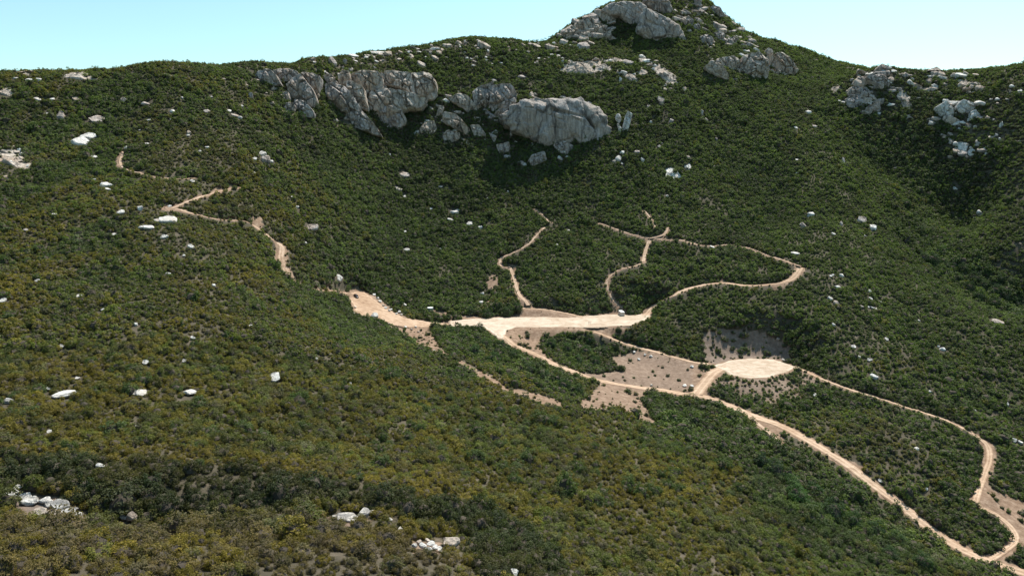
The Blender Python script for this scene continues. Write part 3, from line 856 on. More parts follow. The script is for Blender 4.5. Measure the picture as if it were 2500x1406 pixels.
def boulder_mesh(seed, sub, cuts, mat, dims=(1, 1, 1)):
    r = np.random.default_rng(seed)
    V, F = ico(sub); V = V.copy()
    V = np.sign(V) * np.abs(V) ** 0.82
    tp = np.array([r.uniform(-0.1, 0.4), r.uniform(-0.62, -0.3), 0.85]); tp /= np.linalg.norm(tp)
    V -= (np.maximum(0, V @ tp - r.uniform(0.22, 0.42)) * 0.95)[:, None] * tp
    for _ in range(cuts):
        n = r.normal(size=3); n[2] = n[2] * 0.8 + 0.15; n /= np.linalg.norm(n)
        d = r.uniform(0.52, 0.86)
        over = np.maximum(0, V @ n - d)
        V -= (over * 0.93)[:, None] * n
    V += 0.05 * np.stack([fbm(V[:, 0] * 1.7 + seed, V[:, 1] * 1.7 + V[:, 2] * 2.3, seed + k, 3) for k in range(3)], 1)
    V *= (1 / np.abs(V).max(0))
    V *= np.array(dims)
    return make_mesh('boulder', V, F, M_ROCK[mat], True)

ROOTS = {}
for n_, (name, label, mode, mat, parts) in enumerate(OUTCROPS):
    o0 = np.array(parts[0], float)
    c = cast([o0[:, 0].mean()], [o0[:, 1].max() + 4])[0]
    if np.isnan(c[0]): c = cast([o0[:, 0].mean()], [o0[:, 1].max() + 14])[0]
    root = thing(name, c, label=label, category='rock outcrop')
    ROOTS[label] = root
    for i_, outl in enumerate(parts):
        fw = 6.0 if (label.startswith('massive') and i_ > 0) else (3.0 if label.startswith('massive') else 0.0)
        slab(outl, root, mode, 7 * n_ + 3 * i_ + 2, 1.0, mat if (i_ % 4) else mat, fw)


VARIANTS = {(k, m): boulder_mesh(40 + k * 3 + m, 3, 7 + k % 5, m) for k in range(7) for m in range(3)}
def block_part(root, u, v, w, h, mat, seed):
    """a smaller loose-jointed block that belongs to an outcrop"""
    c = cast([u], [v])[0]
    if np.isnan(c[0]): return
    m = c[1] / FPX
    W, Hh = w * m * 0.5, h * m * 0.6
    o = link('rock_block', VARIANTS[(seed % 7, mat)], root)
    o.location = Vector((c[0], c[1] + W * 0.4, c[2] + 0.4 * Hh + 0.4)) - root.location
    o.scale = (W * 1.05, W * random.uniform(0.8, 1.1), Hh)
    o.rotation_euler = (random.uniform(-0.15, 0.15), random.uniform(-0.3, 0.3), random.uniform(-0.8, 0.8))
    ROCK_PX.append(([(u - w / 2, v), (u - w / 2, v - h), (u + w / 2, v - h), (u + w / 2, v)], c[1] - 4, c[1] + 2))
def strew(key, poly, n, wmin, wmax, mats):
    root = [r for l, r in ROOTS.items() if l.startswith(key)][0]
    p = np.array(poly, float); k = 0
    while k < n:
        u, v = random.uniform(p[:, 0].min(), p[:, 0].max()), random.uniform(p[:, 1].min(), p[:, 1].max())
        if in_poly(np.array([u]), np.array([v]), p)[0]:
            w = wmin + (wmax - wmin) * random.random() ** 1.8
            block_part(root, u, v, w, w * random.uniform(0.5, 0.85), random.choice(mats), random.randrange(99)); k += 1
strew('rounded grey crag cluster', [(2060,262),(2075,205),(2110,178),(2150,160),(2180,168),(2200,215),(2190,260),(2140,285),(2080,275)], 50, 10, 32, (0, 0, 1, 2))
strew('tan granite knobs', [(2190,185),(2260,168),(2330,170),(2400,190),(2395,235),(2300,235),(2210,225)], 50, 8, 26, (1, 1, 2, 0))
strew('pale broken outcrop', [(2240,240),(2400,240),(2440,300),(2420,400),(2320,390),(2300,310),(2230,290)], 44, 8, 26, (2, 1, 0))
strew('tan granite knobs', [(2400,215),(2500,170),(2500,260),(2430,260)], 12, 6, 16, (1, 2))
strew('jumbled tan', [(1358,98),(1392,66),(1440,36),(1478,24),(1500,40),(1500,70),(1500,100),(1440,112),(1380,108)], 60, 10, 34, (1, 1, 0))
strew('great smooth', [(1490,6),(1560,-4),(1590,10),(1560,60),(1530,50),(1500,40)], 10, 10, 22, (0, 1))
strew('broken grey rock band', [(1640,14),(1700,10),(1770,40),(1830,90),(1880,115),(1800,125),(1720,118),(1680,80),(1650,50)], 56, 9, 28, (0, 0, 1))
strew('dark summit', [(1640,-20),(1700,-12),(1760,24),(1790,70),(1760,60),(1700,20),(1650,6)], 16, 8, 22, (0, 1))
strew('split granite crag', [(1720,180),(1740,140),(1830,115),(1920,125),(1960,170),(1900,192),(1800,200)], 34, 7, 20, (0, 1, 2))
strew('pale domed', [(1440,150),(1590,140),(1650,195),(1640,225),(1560,210),(1480,185)], 26, 8, 26, (1, 1, 2, 0))
strew('grey granite outcrop at the left', [(610,205),(640,168),(760,172),(780,200),(765,290),(690,290),(640,240)], 34, 7, 20, (0, 0, 1))
strew('massive overhanging', [(780,172),(900,160),(1060,176),(1070,240),(1030,262),(960,268),(930,250),(870,262)], 26, 7, 20, (0, 1))
strew('diagonal ribs', [(780,205),(870,260),(930,325),(860,322),(800,290)], 18, 7, 18, (0, 1))
strew('pale stepped', [(1010,335),(1060,255),(1120,225),(1170,270),(1195,345),(1140,360),(1060,350)], 40, 7, 22, (0, 1, 1, 2))
strew('pointed grey', [(1150,210),(1230,195),(1275,215),(1265,265),(1210,300),(1160,280)], 20, 7, 22, (0, 0, 1))
strew('low grey', [(1190,320),(1240,320),(1300,350),(1400,350),(1410,385),(1280,410),(1210,380)], 22, 7, 20, (0, 0, 2))
strew('broad smooth', [(1240,262),(1300,232),(1420,232),(1470,262),(1440,262),(1300,256),(1250,285)], 26, 8, 22, (0, 1, 1))
strew('rounded grey crag cluster', [(2080,265),(2085,215),(2120,185),(2160,170),(2190,215),(2180,262),(2130,280)], 12, 24, 44, (0, 0, 1))
strew('tan granite knobs', [(2250,190),(2330,178),(2390,200),(2380,230),(2270,225)], 8, 18, 34, (1, 1, 2))
strew('pale broken outcrop', [(2300,250),(2400,250),(2420,300),(2330,310)], 8, 18, 36, (2, 1, 0))
strew('broken grey rock band', [(1640,40),(1700,30),(1760,60),(1830,105),(1760,118),(1700,105),(1660,70)], 12, 20, 40, (0, 0, 1))
strew('jumbled tan', [(1370,98),(1420,60),(1470,34),(1500,60),(1480,100),(1420,108)], 12, 22, 44, (1, 0))
strew('split granite crag', [(1740,185),(1760,150),(1860,130),(1940,165),(1860,192)], 8, 18, 34, (0, 1))
strew('pale tan slab pile', [(-10,335),(50,360),(90,415),(60,440),(-10,430)], 14, 7, 18, (1, 2))

# u, v of the visible foot, visible width and height in picture pixels, rock kind, label or group letter
BOULDERS = [
 (232,302,48,26,0,'grey split boulder in brush above the white boulder pair'),
 (190,354,56,24,2,'larger left block of the bright white boulder pair on the upper left slope'),
 (213,340,36,20,2,'smaller upper block of the bright white boulder pair on the upper left slope'),
 (146,292,20,28,0,'leaning grey boulder left of the split boulder'),
 (183,248,17,13,1,'tan boulder high on the left slope'),
 (90,247,17,9,2,'L'),(125,247,13,9,2,'L'),(95,198,14,9,2,'L'),(68,199,15,9,2,'L'),(112,282,12,8,2,'L'),(36,194,12,6,2,'L'),
 (258,458,32,16,2,'white slab boulder below the upper left pair'),(262,466,14,6,2,'L'),(225,387,18,8,2,'L'),(230,441,12,5,2,'L'),
 (355,562,38,15,2,'long white slab left of the small trail bend'),(400,543,52,17,2,'cracked white boulder row just under the left trail bend'),
 (382,545,16,14,0,'L'),(400,583,19,12,2,'L'),(465,608,16,11,2,'L'),(292,524,17,12,2,'L'),(342,514,14,16,2,'L'),(413,507,10,7,2,'L'),(470,447,12,9,2,'L'),
 (289,640,10,8,2,'L'),(60,566,14,8,0,'L'),(277,577,14,7,2,'L'),
 (758,562,34,18,0,'grey rounded boulder alone in the brush right of the left trail'),
 (828,686,22,17,2,'white pointed boulder above the parked car'),
 (670,933,36,22,2,'large white and grey boulder alone on the left slope'),
 (355,891,22,12,2,'L'),(540,903,18,11,2,'L'),(150,971,52,14,2,'white boulder row at the far left of the near slope'),
 (337,966,38,15,2,'flat white boulder between two others on the near left slope'),(462,966,33,14,2,'flat white boulder right of its flat twin on the near left slope'),
 (20,986,26,13,2,'L'),(188,728,19,10,2,'L'),(5,740,22,13,2,'white boulder cut by the left picture edge'),(330,796,12,9,2,'L'),(188,927,12,6,2,'L'),(410,672,12,6,2,'L'),
 (130,528,14,8,2,'L'),(210,612,12,8,2,'L'),(90,690,14,9,2,'L'),(250,760,12,8,2,'L'),(520,700,11,7,2,'L'),(150,850,14,9,2,'L'),(470,830,12,8,2,'L'),(610,800,11,7,2,'L'),(770,880,13,8,2,'L'),(560,1010,14,9,2,'L'),(120,1060,14,9,2,'L'),(700,1080,13,9,2,'L'),(450,885,14,8,2,'L'),(118,955,14,8,2,'L'),(448,628,8,6,2,'L'),(620,426,9,7,2,'L'),(700,862,8,6,2,'L'),(856,942,8,10,2,'L'),(333,1045,12,6,2,'L'),(1022,902,10,5,2,'L'),
 (243,1146,20,14,2,'small white boulder among dead branches on the near slope'),
 (886,1270,34,30,2,'upright white block beside the dry creek'),(908,1258,20,12,2,'K'),(845,1272,60,13,2,'K'),(866,1274,26,10,2,'K'),(720,1256,26,9,2,'K'),
 (1100,1338,48,28,1,'large cream boulder in the near brush at the bottom centre'),
 (1032,1342,20,16,2,'K'),(1050,1336,24,12,2,'K'),(1044,1326,14,10,1,'K'),(1062,1344,16,14,2,'K'),(1024,1330,16,10,1,'K'),(1046,1348,22,9,2,'K'),
 (324,1276,34,24,1,'tan boulder beside the dry creek at the lower left'),(300,1272,18,12,2,'K'),
 (142,1252,46,32,2,'K'),(118,1240,30,16,2,'K'),(160,1262,40,18,2,'K'),(70,1232,44,14,2,'K'),(20,1218,34,12,2,'K'),(40,1196,26,8,2,'K'),(8,1234,24,14,2,'K'),(95,1258,34,12,1,'K'),
 (30,1210,30,10,2,'K'),(56,1220,28,12,2,'K'),(108,1230,30,12,2,'K'),(130,1262,30,14,1,'K'),(176,1252,24,12,2,'K'),(190,1264,22,10,2,'K'),(206,1270,20,9,1,'K'),(820,1268,22,9,2,'K'),(760,1262,18,8,2,'K'),(1075,1348,18,10,2,'K'),(1012,1338,16,9,2,'K'),(978,1298,14,10,2,'K'),(952,1276,12,10,2,'K'),
 (1256,1407,26,14,2,'white boulder cut by the bottom edge of the picture'),
 (985,432,28,17,0,'grey boulder in brush below the overhanging cliff'),(972,466,20,12,0,'M'),(987,482,12,6,2,'M'),(1108,521,28,9,2,'M'),(1118,516,14,6,2,'M'),(1100,540,18,7,2,'M'),
 (1145,552,19,12,2,'M'),(1173,558,13,9,2,'M'),(992,613,14,9,2,'M'),(950,380,10,6,2,'M'),(1630,481,8,6,2,'M'),(1052,512,10,6,2,'M'),(1192,488,8,5,2,'M'),(712,484,8,5,2,'M'),
 (726,508,9,6,2,'M'),(988,568,8,6,2,'M'),(1075,458,12,5,2,'M'),(745,596,9,6,2,'M'),(1077,610,10,4,2,'M'),
 (988,748,10,8,2,'M'),(912,777,20,15,2,'white boulder on the lower edge of the parking ground'),(1178,722,10,12,2,'M'),(1175,740,12,6,2,'M'),
 (1943,622,22,8,2,'flat white boulder above the hairpin end of the right track'),(1980,528,23,13,2,'rounded white boulder on the slope below the right crag'),
 (1962,557,22,17,0,'grey angular boulder just below the rounded white one'),(2107,547,28,24,0,'big grey block on the spur right of the track loop'),
 (2132,564,20,18,2,'pointed white block leaning beside the big grey one'),(2055,552,9,15,0,'R'),(2112,578,11,5,2,'R'),(2036,574,10,7,2,'R'),
 (2055,676,15,9,2,'R'),(2029,677,9,6,2,'R'),(2028,734,15,11,2,'R'),(2042,744,12,9,0,'R'),(2047,704,16,8,2,'R'),(2124,714,12,9,2,'R'),(2127,732,10,6,2,'R'),(2105,752,14,8,0,'R'),
 (2122,752,8,5,2,'R'),(2131,754,10,5,2,'R'),(2140,757,8,5,2,'R'),(2150,740,9,5,2,'R'),(2033,674,8,6,2,'R'),
 (2438,792,28,15,0,'rounded white boulder near the right edge beyond the round pad'),(2303,856,15,9,2,'R'),(2292,848,8,6,2,'R'),(2136,926,21,14,2,'rounded white boulder on the slope right of the round pad'),
 (1990,971,14,11,2,'small white boulder in brush below the round pad'),(2270,959,10,7,2,'R'),(2085,850,13,8,2,'R'),(2166,832,10,8,2,'R'),(2098,874,9,6,2,'R'),(2124,882,14,8,2,'R'),
 (2036,797,10,9,2,'R'),(2252,868,9,8,2,'R'),(2244,785,10,5,2,'R'),(2390,738,7,6,1,'R'),(2228,594,9,7,2,'R'),(2492,598,10,6,1,'R'),
 (2335,463,14,8,2,'R'),(2396,526,18,14,2,'R'),(2460,992,9,11,2,'R'),(2240,1100,13,10,2,'R'),(2262,1198,9,10,2,'R'),
 (2150,1178,10,8,2,'two tone boulder pair beside the main dirt road'),(2380,1005,10,6,2,'R'),(2478,1080,14,12,2,'R'),(2493,1085,12,10,2,'R'),
 (2276,306,20,15,2,'rounded white boulder under the upper right outcrop'),(2383,312,10,8,2,'R'),(2355,302,18,8,2,'R'),(2325,300,14,10,0,'R'),(2446,310,8,18,2,'R'),(2435,332,9,7,2,'R'),(2444,344,10,8,2,'R'),(2490,348,8,6,2,'R'),
 (1975,277,18,10,2,'R'),(1990,312,13,9,0,'R'),(1944,315,8,7,2,'R'),(1948,424,9,4,2,'R'),(1946,392,8,4,2,'R'),(1844,460,8,5,2,'R'),(2060,400,8,16,0,'R'),(2188,412,10,5,2,'R'),
 (645,398,26,24,0,'upright grey boulder group in brush below the left end of the cliff band'),(622,392,12,10,2,'U'),(662,397,12,7,2,'U'),(640,380,18,14,2,'U'),
 (460,332,10,16,0,'U'),(458,334,8,6,2,'U'),(362,296,11,5,2,'U'),(362,307,9,5,2,'U'),(340,320,8,4,2,'U'),(420,275,13,8,2,'U'),(418,294,7,4,2,'U'),(355,258,24,10,0,'U'),(300,252,12,14,0,'U'),
 (505,278,18,12,0,'U'),(558,274,12,8,2,'U'),(570,286,18,10,0,'U'),(585,290,14,8,2,'U'),(590,262,8,6,2,'U'),(600,216,10,12,0,'U'),(612,240,10,14,0,'U'),(505,362,10,5,2,'U'),(487,372,8,6,2,'U'),(358,354,14,5,2,'U'),
 (410,188,20,8,0,'U'),(545,196,10,6,0,'U'),(445,242,7,5,2,'U'),(515,240,7,5,2,'U'),(308,366,10,12,2,'U'),
 (1426,120,36,24,0,'big rounded grey boulder under the left shoulder of the peak'),(1375,108,22,17,1,'S'),(1342,122,26,19,1,'rounded tan boulder on the saddle left of the peak'),(1322,102,15,9,2,'S'),(1310,116,22,12,1,'S'),(1393,114,9,6,2,'S'),
 (1180,118,30,22,1,'tall tan tor on the ridge left of the saddle'),(1118,110,16,16,1,'S'),(1092,116,24,13,1,'S'),(1062,122,28,9,2,'S'),(1044,128,26,10,1,'S'),(1072,134,14,14,1,'S'),(1010,120,24,6,2,'S'),
 (920,132,34,10,2,'S'),(905,140,20,8,1,'S'),(948,138,22,16,1,'S'),(930,138,16,9,1,'S'),(978,132,12,10,1,'S'),(862,140,24,9,2,'S'),(812,160,20,24,0,'upright grey boulder at the left end of the ridge rocks'),(842,158,10,18,0,'S'),(898,140,12,10,1,'S'),
 (763,148,14,9,1,'S'),(1005,140,14,8,1,'S'),(1030,166,24,22,1,'broken tan block on the slope above the overhanging cliff'),(1062,146,18,14,1,'S'),(975,148,10,7,1,'S'),(1080,128,12,12,1,'S'),
 (1157,163,14,6,2,'S'),(1200,158,12,4,2,'S'),(1140,144,8,5,2,'S'),(1150,146,8,5,2,'S'),(1290,130,9,5,2,'S'),(1314,133,8,4,2,'S'),(1193,138,14,4,1,'S'),
 (1511,392,16,16,2,'cluster of white boulders below the pinnacles'),(1500,398,12,10,1,'B'),(1520,376,14,10,2,'B'),(1554,376,16,12,0,'B'),(1570,396,12,12,2,'B'),(1518,403,9,6,2,'B'),(1610,362,9,9,0,'B'),(1615,352,8,7,0,'B'),(1680,388,9,10,0,'B'),(1590,300,8,7,2,'B'),
 (1614,255,18,22,0,'B'),(1640,300,14,12,0,'B'),(1584,264,8,8,0,'B'),(1714,282,10,18,0,'B'),(1725,300,8,16,0,'B'),(1745,410,8,6,2,'B'),(1750,345,8,14,0,'B'),(1515,200,8,14,2,'B'),(1276,192,26,10,0,'B'),
 (1240,470,8,5,2,'M'),(1360,600,7,5,2,'M'),(1388,565,7,5,2,'M'),(1740,606,12,6,2,'M'),
 (1590,872,9,5,2,'P'),(1575,868,8,5,2,'P'),(1560,880,8,5,2,'P'),(1548,862,8,5,2,'P'),(1591,942,8,4,2,'P'),(1672,944,12,6,2,'P'),(1690,945,10,6,2,'P'),(1690,898,10,6,2,'P'),(1900,830,10,8,0,'P'),(1915,883,12,6,2,'P'),
]
GROUPS = {
 'L': ('white boulders scattered on the left slope', 'white boulder half buried in brush on the left slope'),
 'K': ('white boulders in the dry creek', 'white boulder in the dry creek at the bottom'),
 'M': ('boulders scattered on the middle slope', 'pale boulder on the middle slope under the cliffs'),
 'R': ('boulders scattered on the right slope', 'pale boulder in brush on the right slope'),
 'U': ('boulders on the upper left slope', 'rock in grey brush high on the left slope'),
 'S': ('boulders along the ridge', 'tan boulder on the ridge left of the peak'),
 'B': ('rocks between the pale slab and the dome', 'grey rock in brush right of the big dome'),
 'P': ('rubble around the round pad', 'small rubble stone near the round graded pad'),
 'T': ('small ridge boulders', 'tiny boulder on the ridge left of the peak'),
 'E': ('loose stones along the parking ground', 'loose stone on the cut bank beside the parking ground'),
}
def put_boulder(u, v, w, h, mat, lab, seed, own=False):
    c = cast([u], [v])[0]
    if np.isnan(c[0]): return
    m = c[1] / FPX
    W, Hh = max(w * m * 0.5, 0.35), max(h * m * 0.62, 0.4)
    D = W * random.uniform(0.7, 1.0)
    if lab in GROUPS:
        g, label = GROUPS[lab]
        where = {'L': ((300, 'near the skyline'), (470, 'above the left trail'), (620, 'beside the left trail bend'), (800, 'on its middle part'), (9999, 'on its lower part')),
                 'R': ((330, 'near the skyline'), (470, 'below the crags'), (640, 'above the track loop'), (780, 'just right of the hairpin'), (900, 'beyond the round pad'), (9999, 'below the narrow track')),
                 'M': ((490, 'close under the cliffs'), (570, 'in its upper part'), (9999, 'in its lower part')),
                 'U': ((230, 'at the skyline'), (300, 'in the grey patch'), (9999, 'below the grey patch'))}.get(lab)
        if where:
            w_ = next(t_ for lim, t_ in where if v < lim)
        else:
            w_ = {'K': ((280, 'at the left corner'), (950, 'left of centre'), (9999, 'at the centre')), 'S': ((900, 'above the overhanging cliff'), (1050, 'at mid ridge'), (1200, 'near the tall tor'), (9999, 'on the saddle')),
                  'T': ((950, 'at its left end'), (1100, 'at its middle'), (1250, 'near the tall tor'), (9999, 'near the peak'))}.get(lab)
            w_ = next(t_ for lim, t_ in w_ if u < lim) if w_ else ''
        look = 'flat' if h < 0.5 * w else 'upright' if h > 0.9 * w else 'rounded'
        label = (look + ' ' + label.replace('rounded ', '') + (', ' + w_ if w_ else ''))
        g = g + ((', ' + w_) if w_ else '') + ', ' + look
    else:
        g, label = None, lab
    me = boulder_mesh(seed, 4, 9, mat) if own else VARIANTS[(seed % 7, mat)]
    o = link('boulder', me, None, (c[0], c[1] + D * 0.5, c[2] + 0.45 * Hh + 0.35), label=label, category='boulder')
    if g: o['group'] = g
    o.scale = (W * 1.05, D, Hh)
    o.rotation_euler = (random.uniform(-0.1, 0.12), random.uniform(-0.1, 0.25), random.uniform(-0.5, 0.5))
    ROCK_SPOTS.append((c[0], c[1] + D * 0.5, max(W, D) * 0.95))
    ROCK_PX.append(([(u - w / 2, v), (u - w / 2, v - h), (u + w / 2, v - h), (u + w / 2, v)], c[1] - 4.5, c[1] + 2))
for i_, (u, v, w, h, mat, lab) in enumerate(BOULDERS):
    put_boulder(u, v, w, h, mat, lab, 100 + i_, own=(w * h > 330))
# the many small ones on the ridge and saddle
for i_ in range(75):
    for _ in range(30):
        u, v = random.uniform(760, 1400), random.uniform(96, 200)
        top = 150 - (u - 760) * 0.14 if u < 1130 else 98
        if top + 4 < v < top + 26 + (34 if u > 1050 else 8): break
    put_boulder(u, v, random.uniform(5, 12), random.uniform(3.5, 8), random.choice((1, 1, 2, 0)), 'T', i_)
for u, v, w in [(905,716,7),(914,722,9),(922,730,8),(928,738,9),(936,748,7),(942,754,9),(950,760,8),(955,757,6),(968,768,7),(974,764,9),(980,770,7),(862,768,8),(868,752,6),(935,784,7),(950,792,6),(990,800,7),(1004,806,8),(1015,800,6),(1022,812,7),(997,846,8),(1060,858,6)]:
    put_boulder(u, v, w, w * 0.6, random.choice((1, 2)), 'E', int(u))
# ------------------------------------------------------------------ plants
def mat_leaf(name, rough=0.7):
    t = NT(name)
    tint = t.attr('tint', 'INSTANCER').outputs['Color']
    lv = t.attr('leafv').outputs['Fac']
    c = t.mix(1.0, tint, t.ramp(lv, [(0.0, (0.6, 0.64, 0.62)), (0.5, (1, 1, 1)), (1.0, (1.45, 1.34, 1.05))]), 'MULTIPLY')
    t.color(c)
    t.b.inputs['Roughness'].default_value = rough
    t.b.inputs['Specular IOR Level'].default_value = 0.25
    tr = t.n('ShaderNodeBsdfTranslucent'); t.l(t.mix(1.0, c, (1.1, 1.25, 0.6), 'MULTIPLY'), tr.inputs['Color'])
    ms = t.n('ShaderNodeMixShader'); ms.inputs[0].default_value = 0.38
    o = t.t.nodes['Material Output']
    t.l(t.b.outputs[0], ms.inputs[1]); t.l(tr.outputs[0], ms.inputs[2]); t.l(ms.outputs[0], o.inputs['Surface'])
    return t.m
M_LEAF = mat_leaf('leaves')
M_TWIG = plain('twigs', (0.07, 0.058, 0.045), 0.9, 0, 0.1)

def leaf_crown(seed, nclump, nleaf, leaf, height=0.95, cl=0.33, flat=0.0):
    """unit crown: clumps spread over a lumpy dome, each a ball of small two-triangle leaf sprays, and a twiggy core"""
    r = np.random.default_rng(seed)
    d = r.normal(size=(nclump, 3)); d[:, 2] = np.abs(d[:, 2]) * 0.9 - 0.15; d /= np.linalg.norm(d, axis=1)[:, None]
    rad = r.uniform(0.45, 0.86, nclump) + 0.12 * (d[:, 2] > 0.6)
    C = d * rad[:, None]; C[:, 2] = C[:, 2] * height + 0.34
    C[:, 2] = np.maximum(C[:, 2], 0.1)
    R = r.uniform(0.6, 1.1, nclump) * cl
    n = nclump * nleaf
    ci = np.repeat(np.arange(nclump), nleaf)
    e = r.normal(size=(n, 3)); e[:, 2] += 0.35; e /= np.linalg.norm(e, axis=1)[:, None]
    P = C[ci] + e * (R[ci] * r.uniform(0.55, 1.05, n))[:, None] * np.array([1, 1, 0.8])
    out_ = P - np.array([0, 0, 0.15]); out_ /= np.linalg.norm(out_, axis=1)[:, None] + 1e-9
    N = 0.55 * e + 0.55 * out_ + 0.42 * r.normal(size=(n, 3)); N[:, 2] += 0.15; N /= np.linalg.norm(N, axis=1)[:, None]
    T = np.cross(N, r.normal(size=(n, 3))); T /= np.linalg.norm(T, axis=1)[:, None] + 1e-9
    B = np.cross(N, T)
    s = leaf * r.uniform(0.6, 1.3, n)[:, None]
    q = np.stack([P - T * s * 1.2, P - B * s * 0.7 + N * s * 0.2, P + T * s * 1.2, P + B * s * 0.7 + N * s * 0.2], 1)
    V = q.reshape(-1, 3)
    F = np.arange(len(V)).reshape(-1, 4)
    lv = np.clip(0.45 + 0.16 * r.normal(size=nclump)[ci] + 0.10 * r.normal(size=n), 0, 1)
    return V, F, np.repeat(lv, 4), C

def core_mesh(seed, height=0.95):
    V, F = ico(2); V = V.copy()
    r = np.random.default_rng(seed)
    k = 1 + 0.25 * fbm(V[:, 0] * 2 + seed, V[:, 1] * 2 + V[:, 2] * 2, seed, 2)
    V *= 0.62 * k[:, None]; V[:, 2] = np.maximum(V[:, 2] * height, -0.3) + 0.3
    return V, F

def stem_mesh(seed, height, rad, nb=5, spread=0.55):
    """several leaning stems from one foot"""
    r = np.random.default_rng(seed)
    V, F = [], []
    for b in range(nb):
        a = 6.283 * b / nb + r.uniform(-0.5, 0.5)
        pts = [np.array([0.05 * math.cos(a), 0.05 * math.sin(a), -0.15])]
        for k in range(1, 4):
            f = k / 3
            pts.append(np.array([math.cos(a) * spread * f ** 1.3, math.sin(a) * spread * f ** 1.3, height * f]) + r.normal(size=3) * 0.04 * f)
        base = len(V)
        for k, p in enumerate(pts):
            rr = rad * (1 - 0.25 * k)
            for j in range(5):
                V.append(p + np.array([math.cos(1.2566 * j), math.sin(1.2566 * j), 0]) * rr)
        for k in range(3):
            for j in range(5):
                F.append((base + k * 5 + j, base + k * 5 + (j + 1) % 5, base + k * 5 + 5 + (j + 1) % 5, base + k * 5 + 5 + j))
    return np.array(V), np.array(F, np.int32)

def crown_mesh(name, seed, nclump, nleaf, leaf, **kw):
    V, F, lv, C = leaf_crown(seed, nclump, nleaf, leaf, **kw)
    Vc, Fc = core_mesh(seed, kw.get('height', 0.95))
    n = len(V)
    me = bpy.data.meshes.new(name)
    me.from_pydata(np.vstack([V, Vc]).tolist(), [], F.tolist() + (Fc + n).tolist())
    me.materials.append(M_LEAF); me.materials.append(M_TWIG)
    mi = np.zeros(len(me.polygons), np.int32); mi[len(F):] = 1
    me.polygons.foreach_set('material_index', mi)
    a = me.attributes.new('leafv', 'FLOAT', 'POINT')
    a.data.foreach_set('value', np.r_[lv, np.full(len(Vc), 0.4)].astype(np.float32))
    me.update()
    return me

NEAR = [crown_mesh('shrub_near', 900 + i, 30, 34, 0.060, height=(0.8, 1.0, 1.15, 0.9)[i % 4]) for i in range(7)]
FAR = [crown_mesh('shrub_far', 950 + i, 20, 15, 0.105, height=(0.8, 1.0, 1.15, 0.9)[i % 4]) for i in range(8)]
TUFT = [crown_mesh('tuft', 990 + i, 7, 14, 0.12, height=0.8, cl=0.45) for i in range(3)]
TREE = [crown_mesh('tree_crown', 1010 + i, 60, 42, 0.042, height=1.1, cl=0.27) for i in range(4)]

# --- scatter
SP_ = 2.0
gx, gy = np.meshgrid(np.arange(X0 + 4, X1 - 4, SP_), np.arange(52, 900, SP_), indexing='ij')
gx = (gx + RNG.uniform(-0.48, 0.48, gx.shape) * SP_).ravel(); gy = (gy + RNG.uniform(-0.48, 0.48, gy.shape) * SP_).ravel()
gz = hgt(gx, gy)
u, v, dep = project(np.stack([gx, gy, gz], 1))
ok = (u > -420) & (u < 2920) & (v > -90) & (v < 1560)
gx, gy, gz, u, v = gx[ok], gy[ok], gz[ok], u[ok], v[ok]
# ground that no one near the camera's place could see is left bare
vis = np.zeros(len(gx), bool)
for off in ((0, 0, 6.0), (-14, 0, 12.0), (14, 0, 12.0)):
    E = CAM + np.array(off)
    hid = np.zeros(len(gx), bool)
    for f in np.r_[np.linspace(0.12, 0.9, 40), np.linspace(0.91, 0.985, 14)]:
        hid |= hgt(E[0] + (gx - E[0]) * f, E[1] + (gy - E[1]) * f) > E[2] + (gz + 3.0 - E[2]) * f + 0.5
    vis |= ~hid
gx, gy, gz, u, v = gx[vis], gy[vis], gz[vis], u[vis], v[vis]
n = len(gx)
# hollows grow taller, greener brush
k8 = 12
lap = (hgt(gx + k8, gy) + hgt(gx - k8, gy) + hgt(gx, gy + k8) + hgt(gx, gy - k8) - 4 * gz) / 4
k3 = 28
lap2 = (hgt(gx + k3, gy) + hgt(gx - k3, gy) + hgt(gx, gy + k3) + hgt(gx, gy - k3) - 4 * gz) / 4
moist = np.clip(0.5 + lap * 0.35 + lap2 * 0.10, 0, 1)
big = fbm(gx / 38, gy / 38, 31, 4); mid = fbm(gx / 11, gy / 11, 41, 3); fine = RNG.normal(size=n)
size = (1.30 + 0.42 * RNG.normal(size=n).clip(-1.5, 2.4)) * (0.80 + 0.55 * moist) * (1 + 0.52 * mid)
slope = np.hypot(hgt(gx + 4, gy) - hgt(gx - 4, gy), hgt(gx, gy + 4) - hgt(gx, gy - 4)) / 8
size *= 1 + 0.30 * smoothstep(0.35, 0.9, slope) + 0.10 * smoothstep(250, 450, gy)
size = np.clip(size, 0.75, 3.2)
cover = np.ones(n)
for poly, grey, cov in BARE:
    m = in_poly(u, v, poly)
    cover[m] = np.minimum(cover[m], cov)
low = cover < 0.8
rd = roadd(gx, gy)
keep = RNG.uniform(size=n) < cover * 0.96
# thin patches where soil shows
keep &= ~((fbm(gx / 9, gy / 9, 77, 3) > 0.55) & (RNG.uniform(size=n) < 0.4))
keep &= rd > size * 0.55
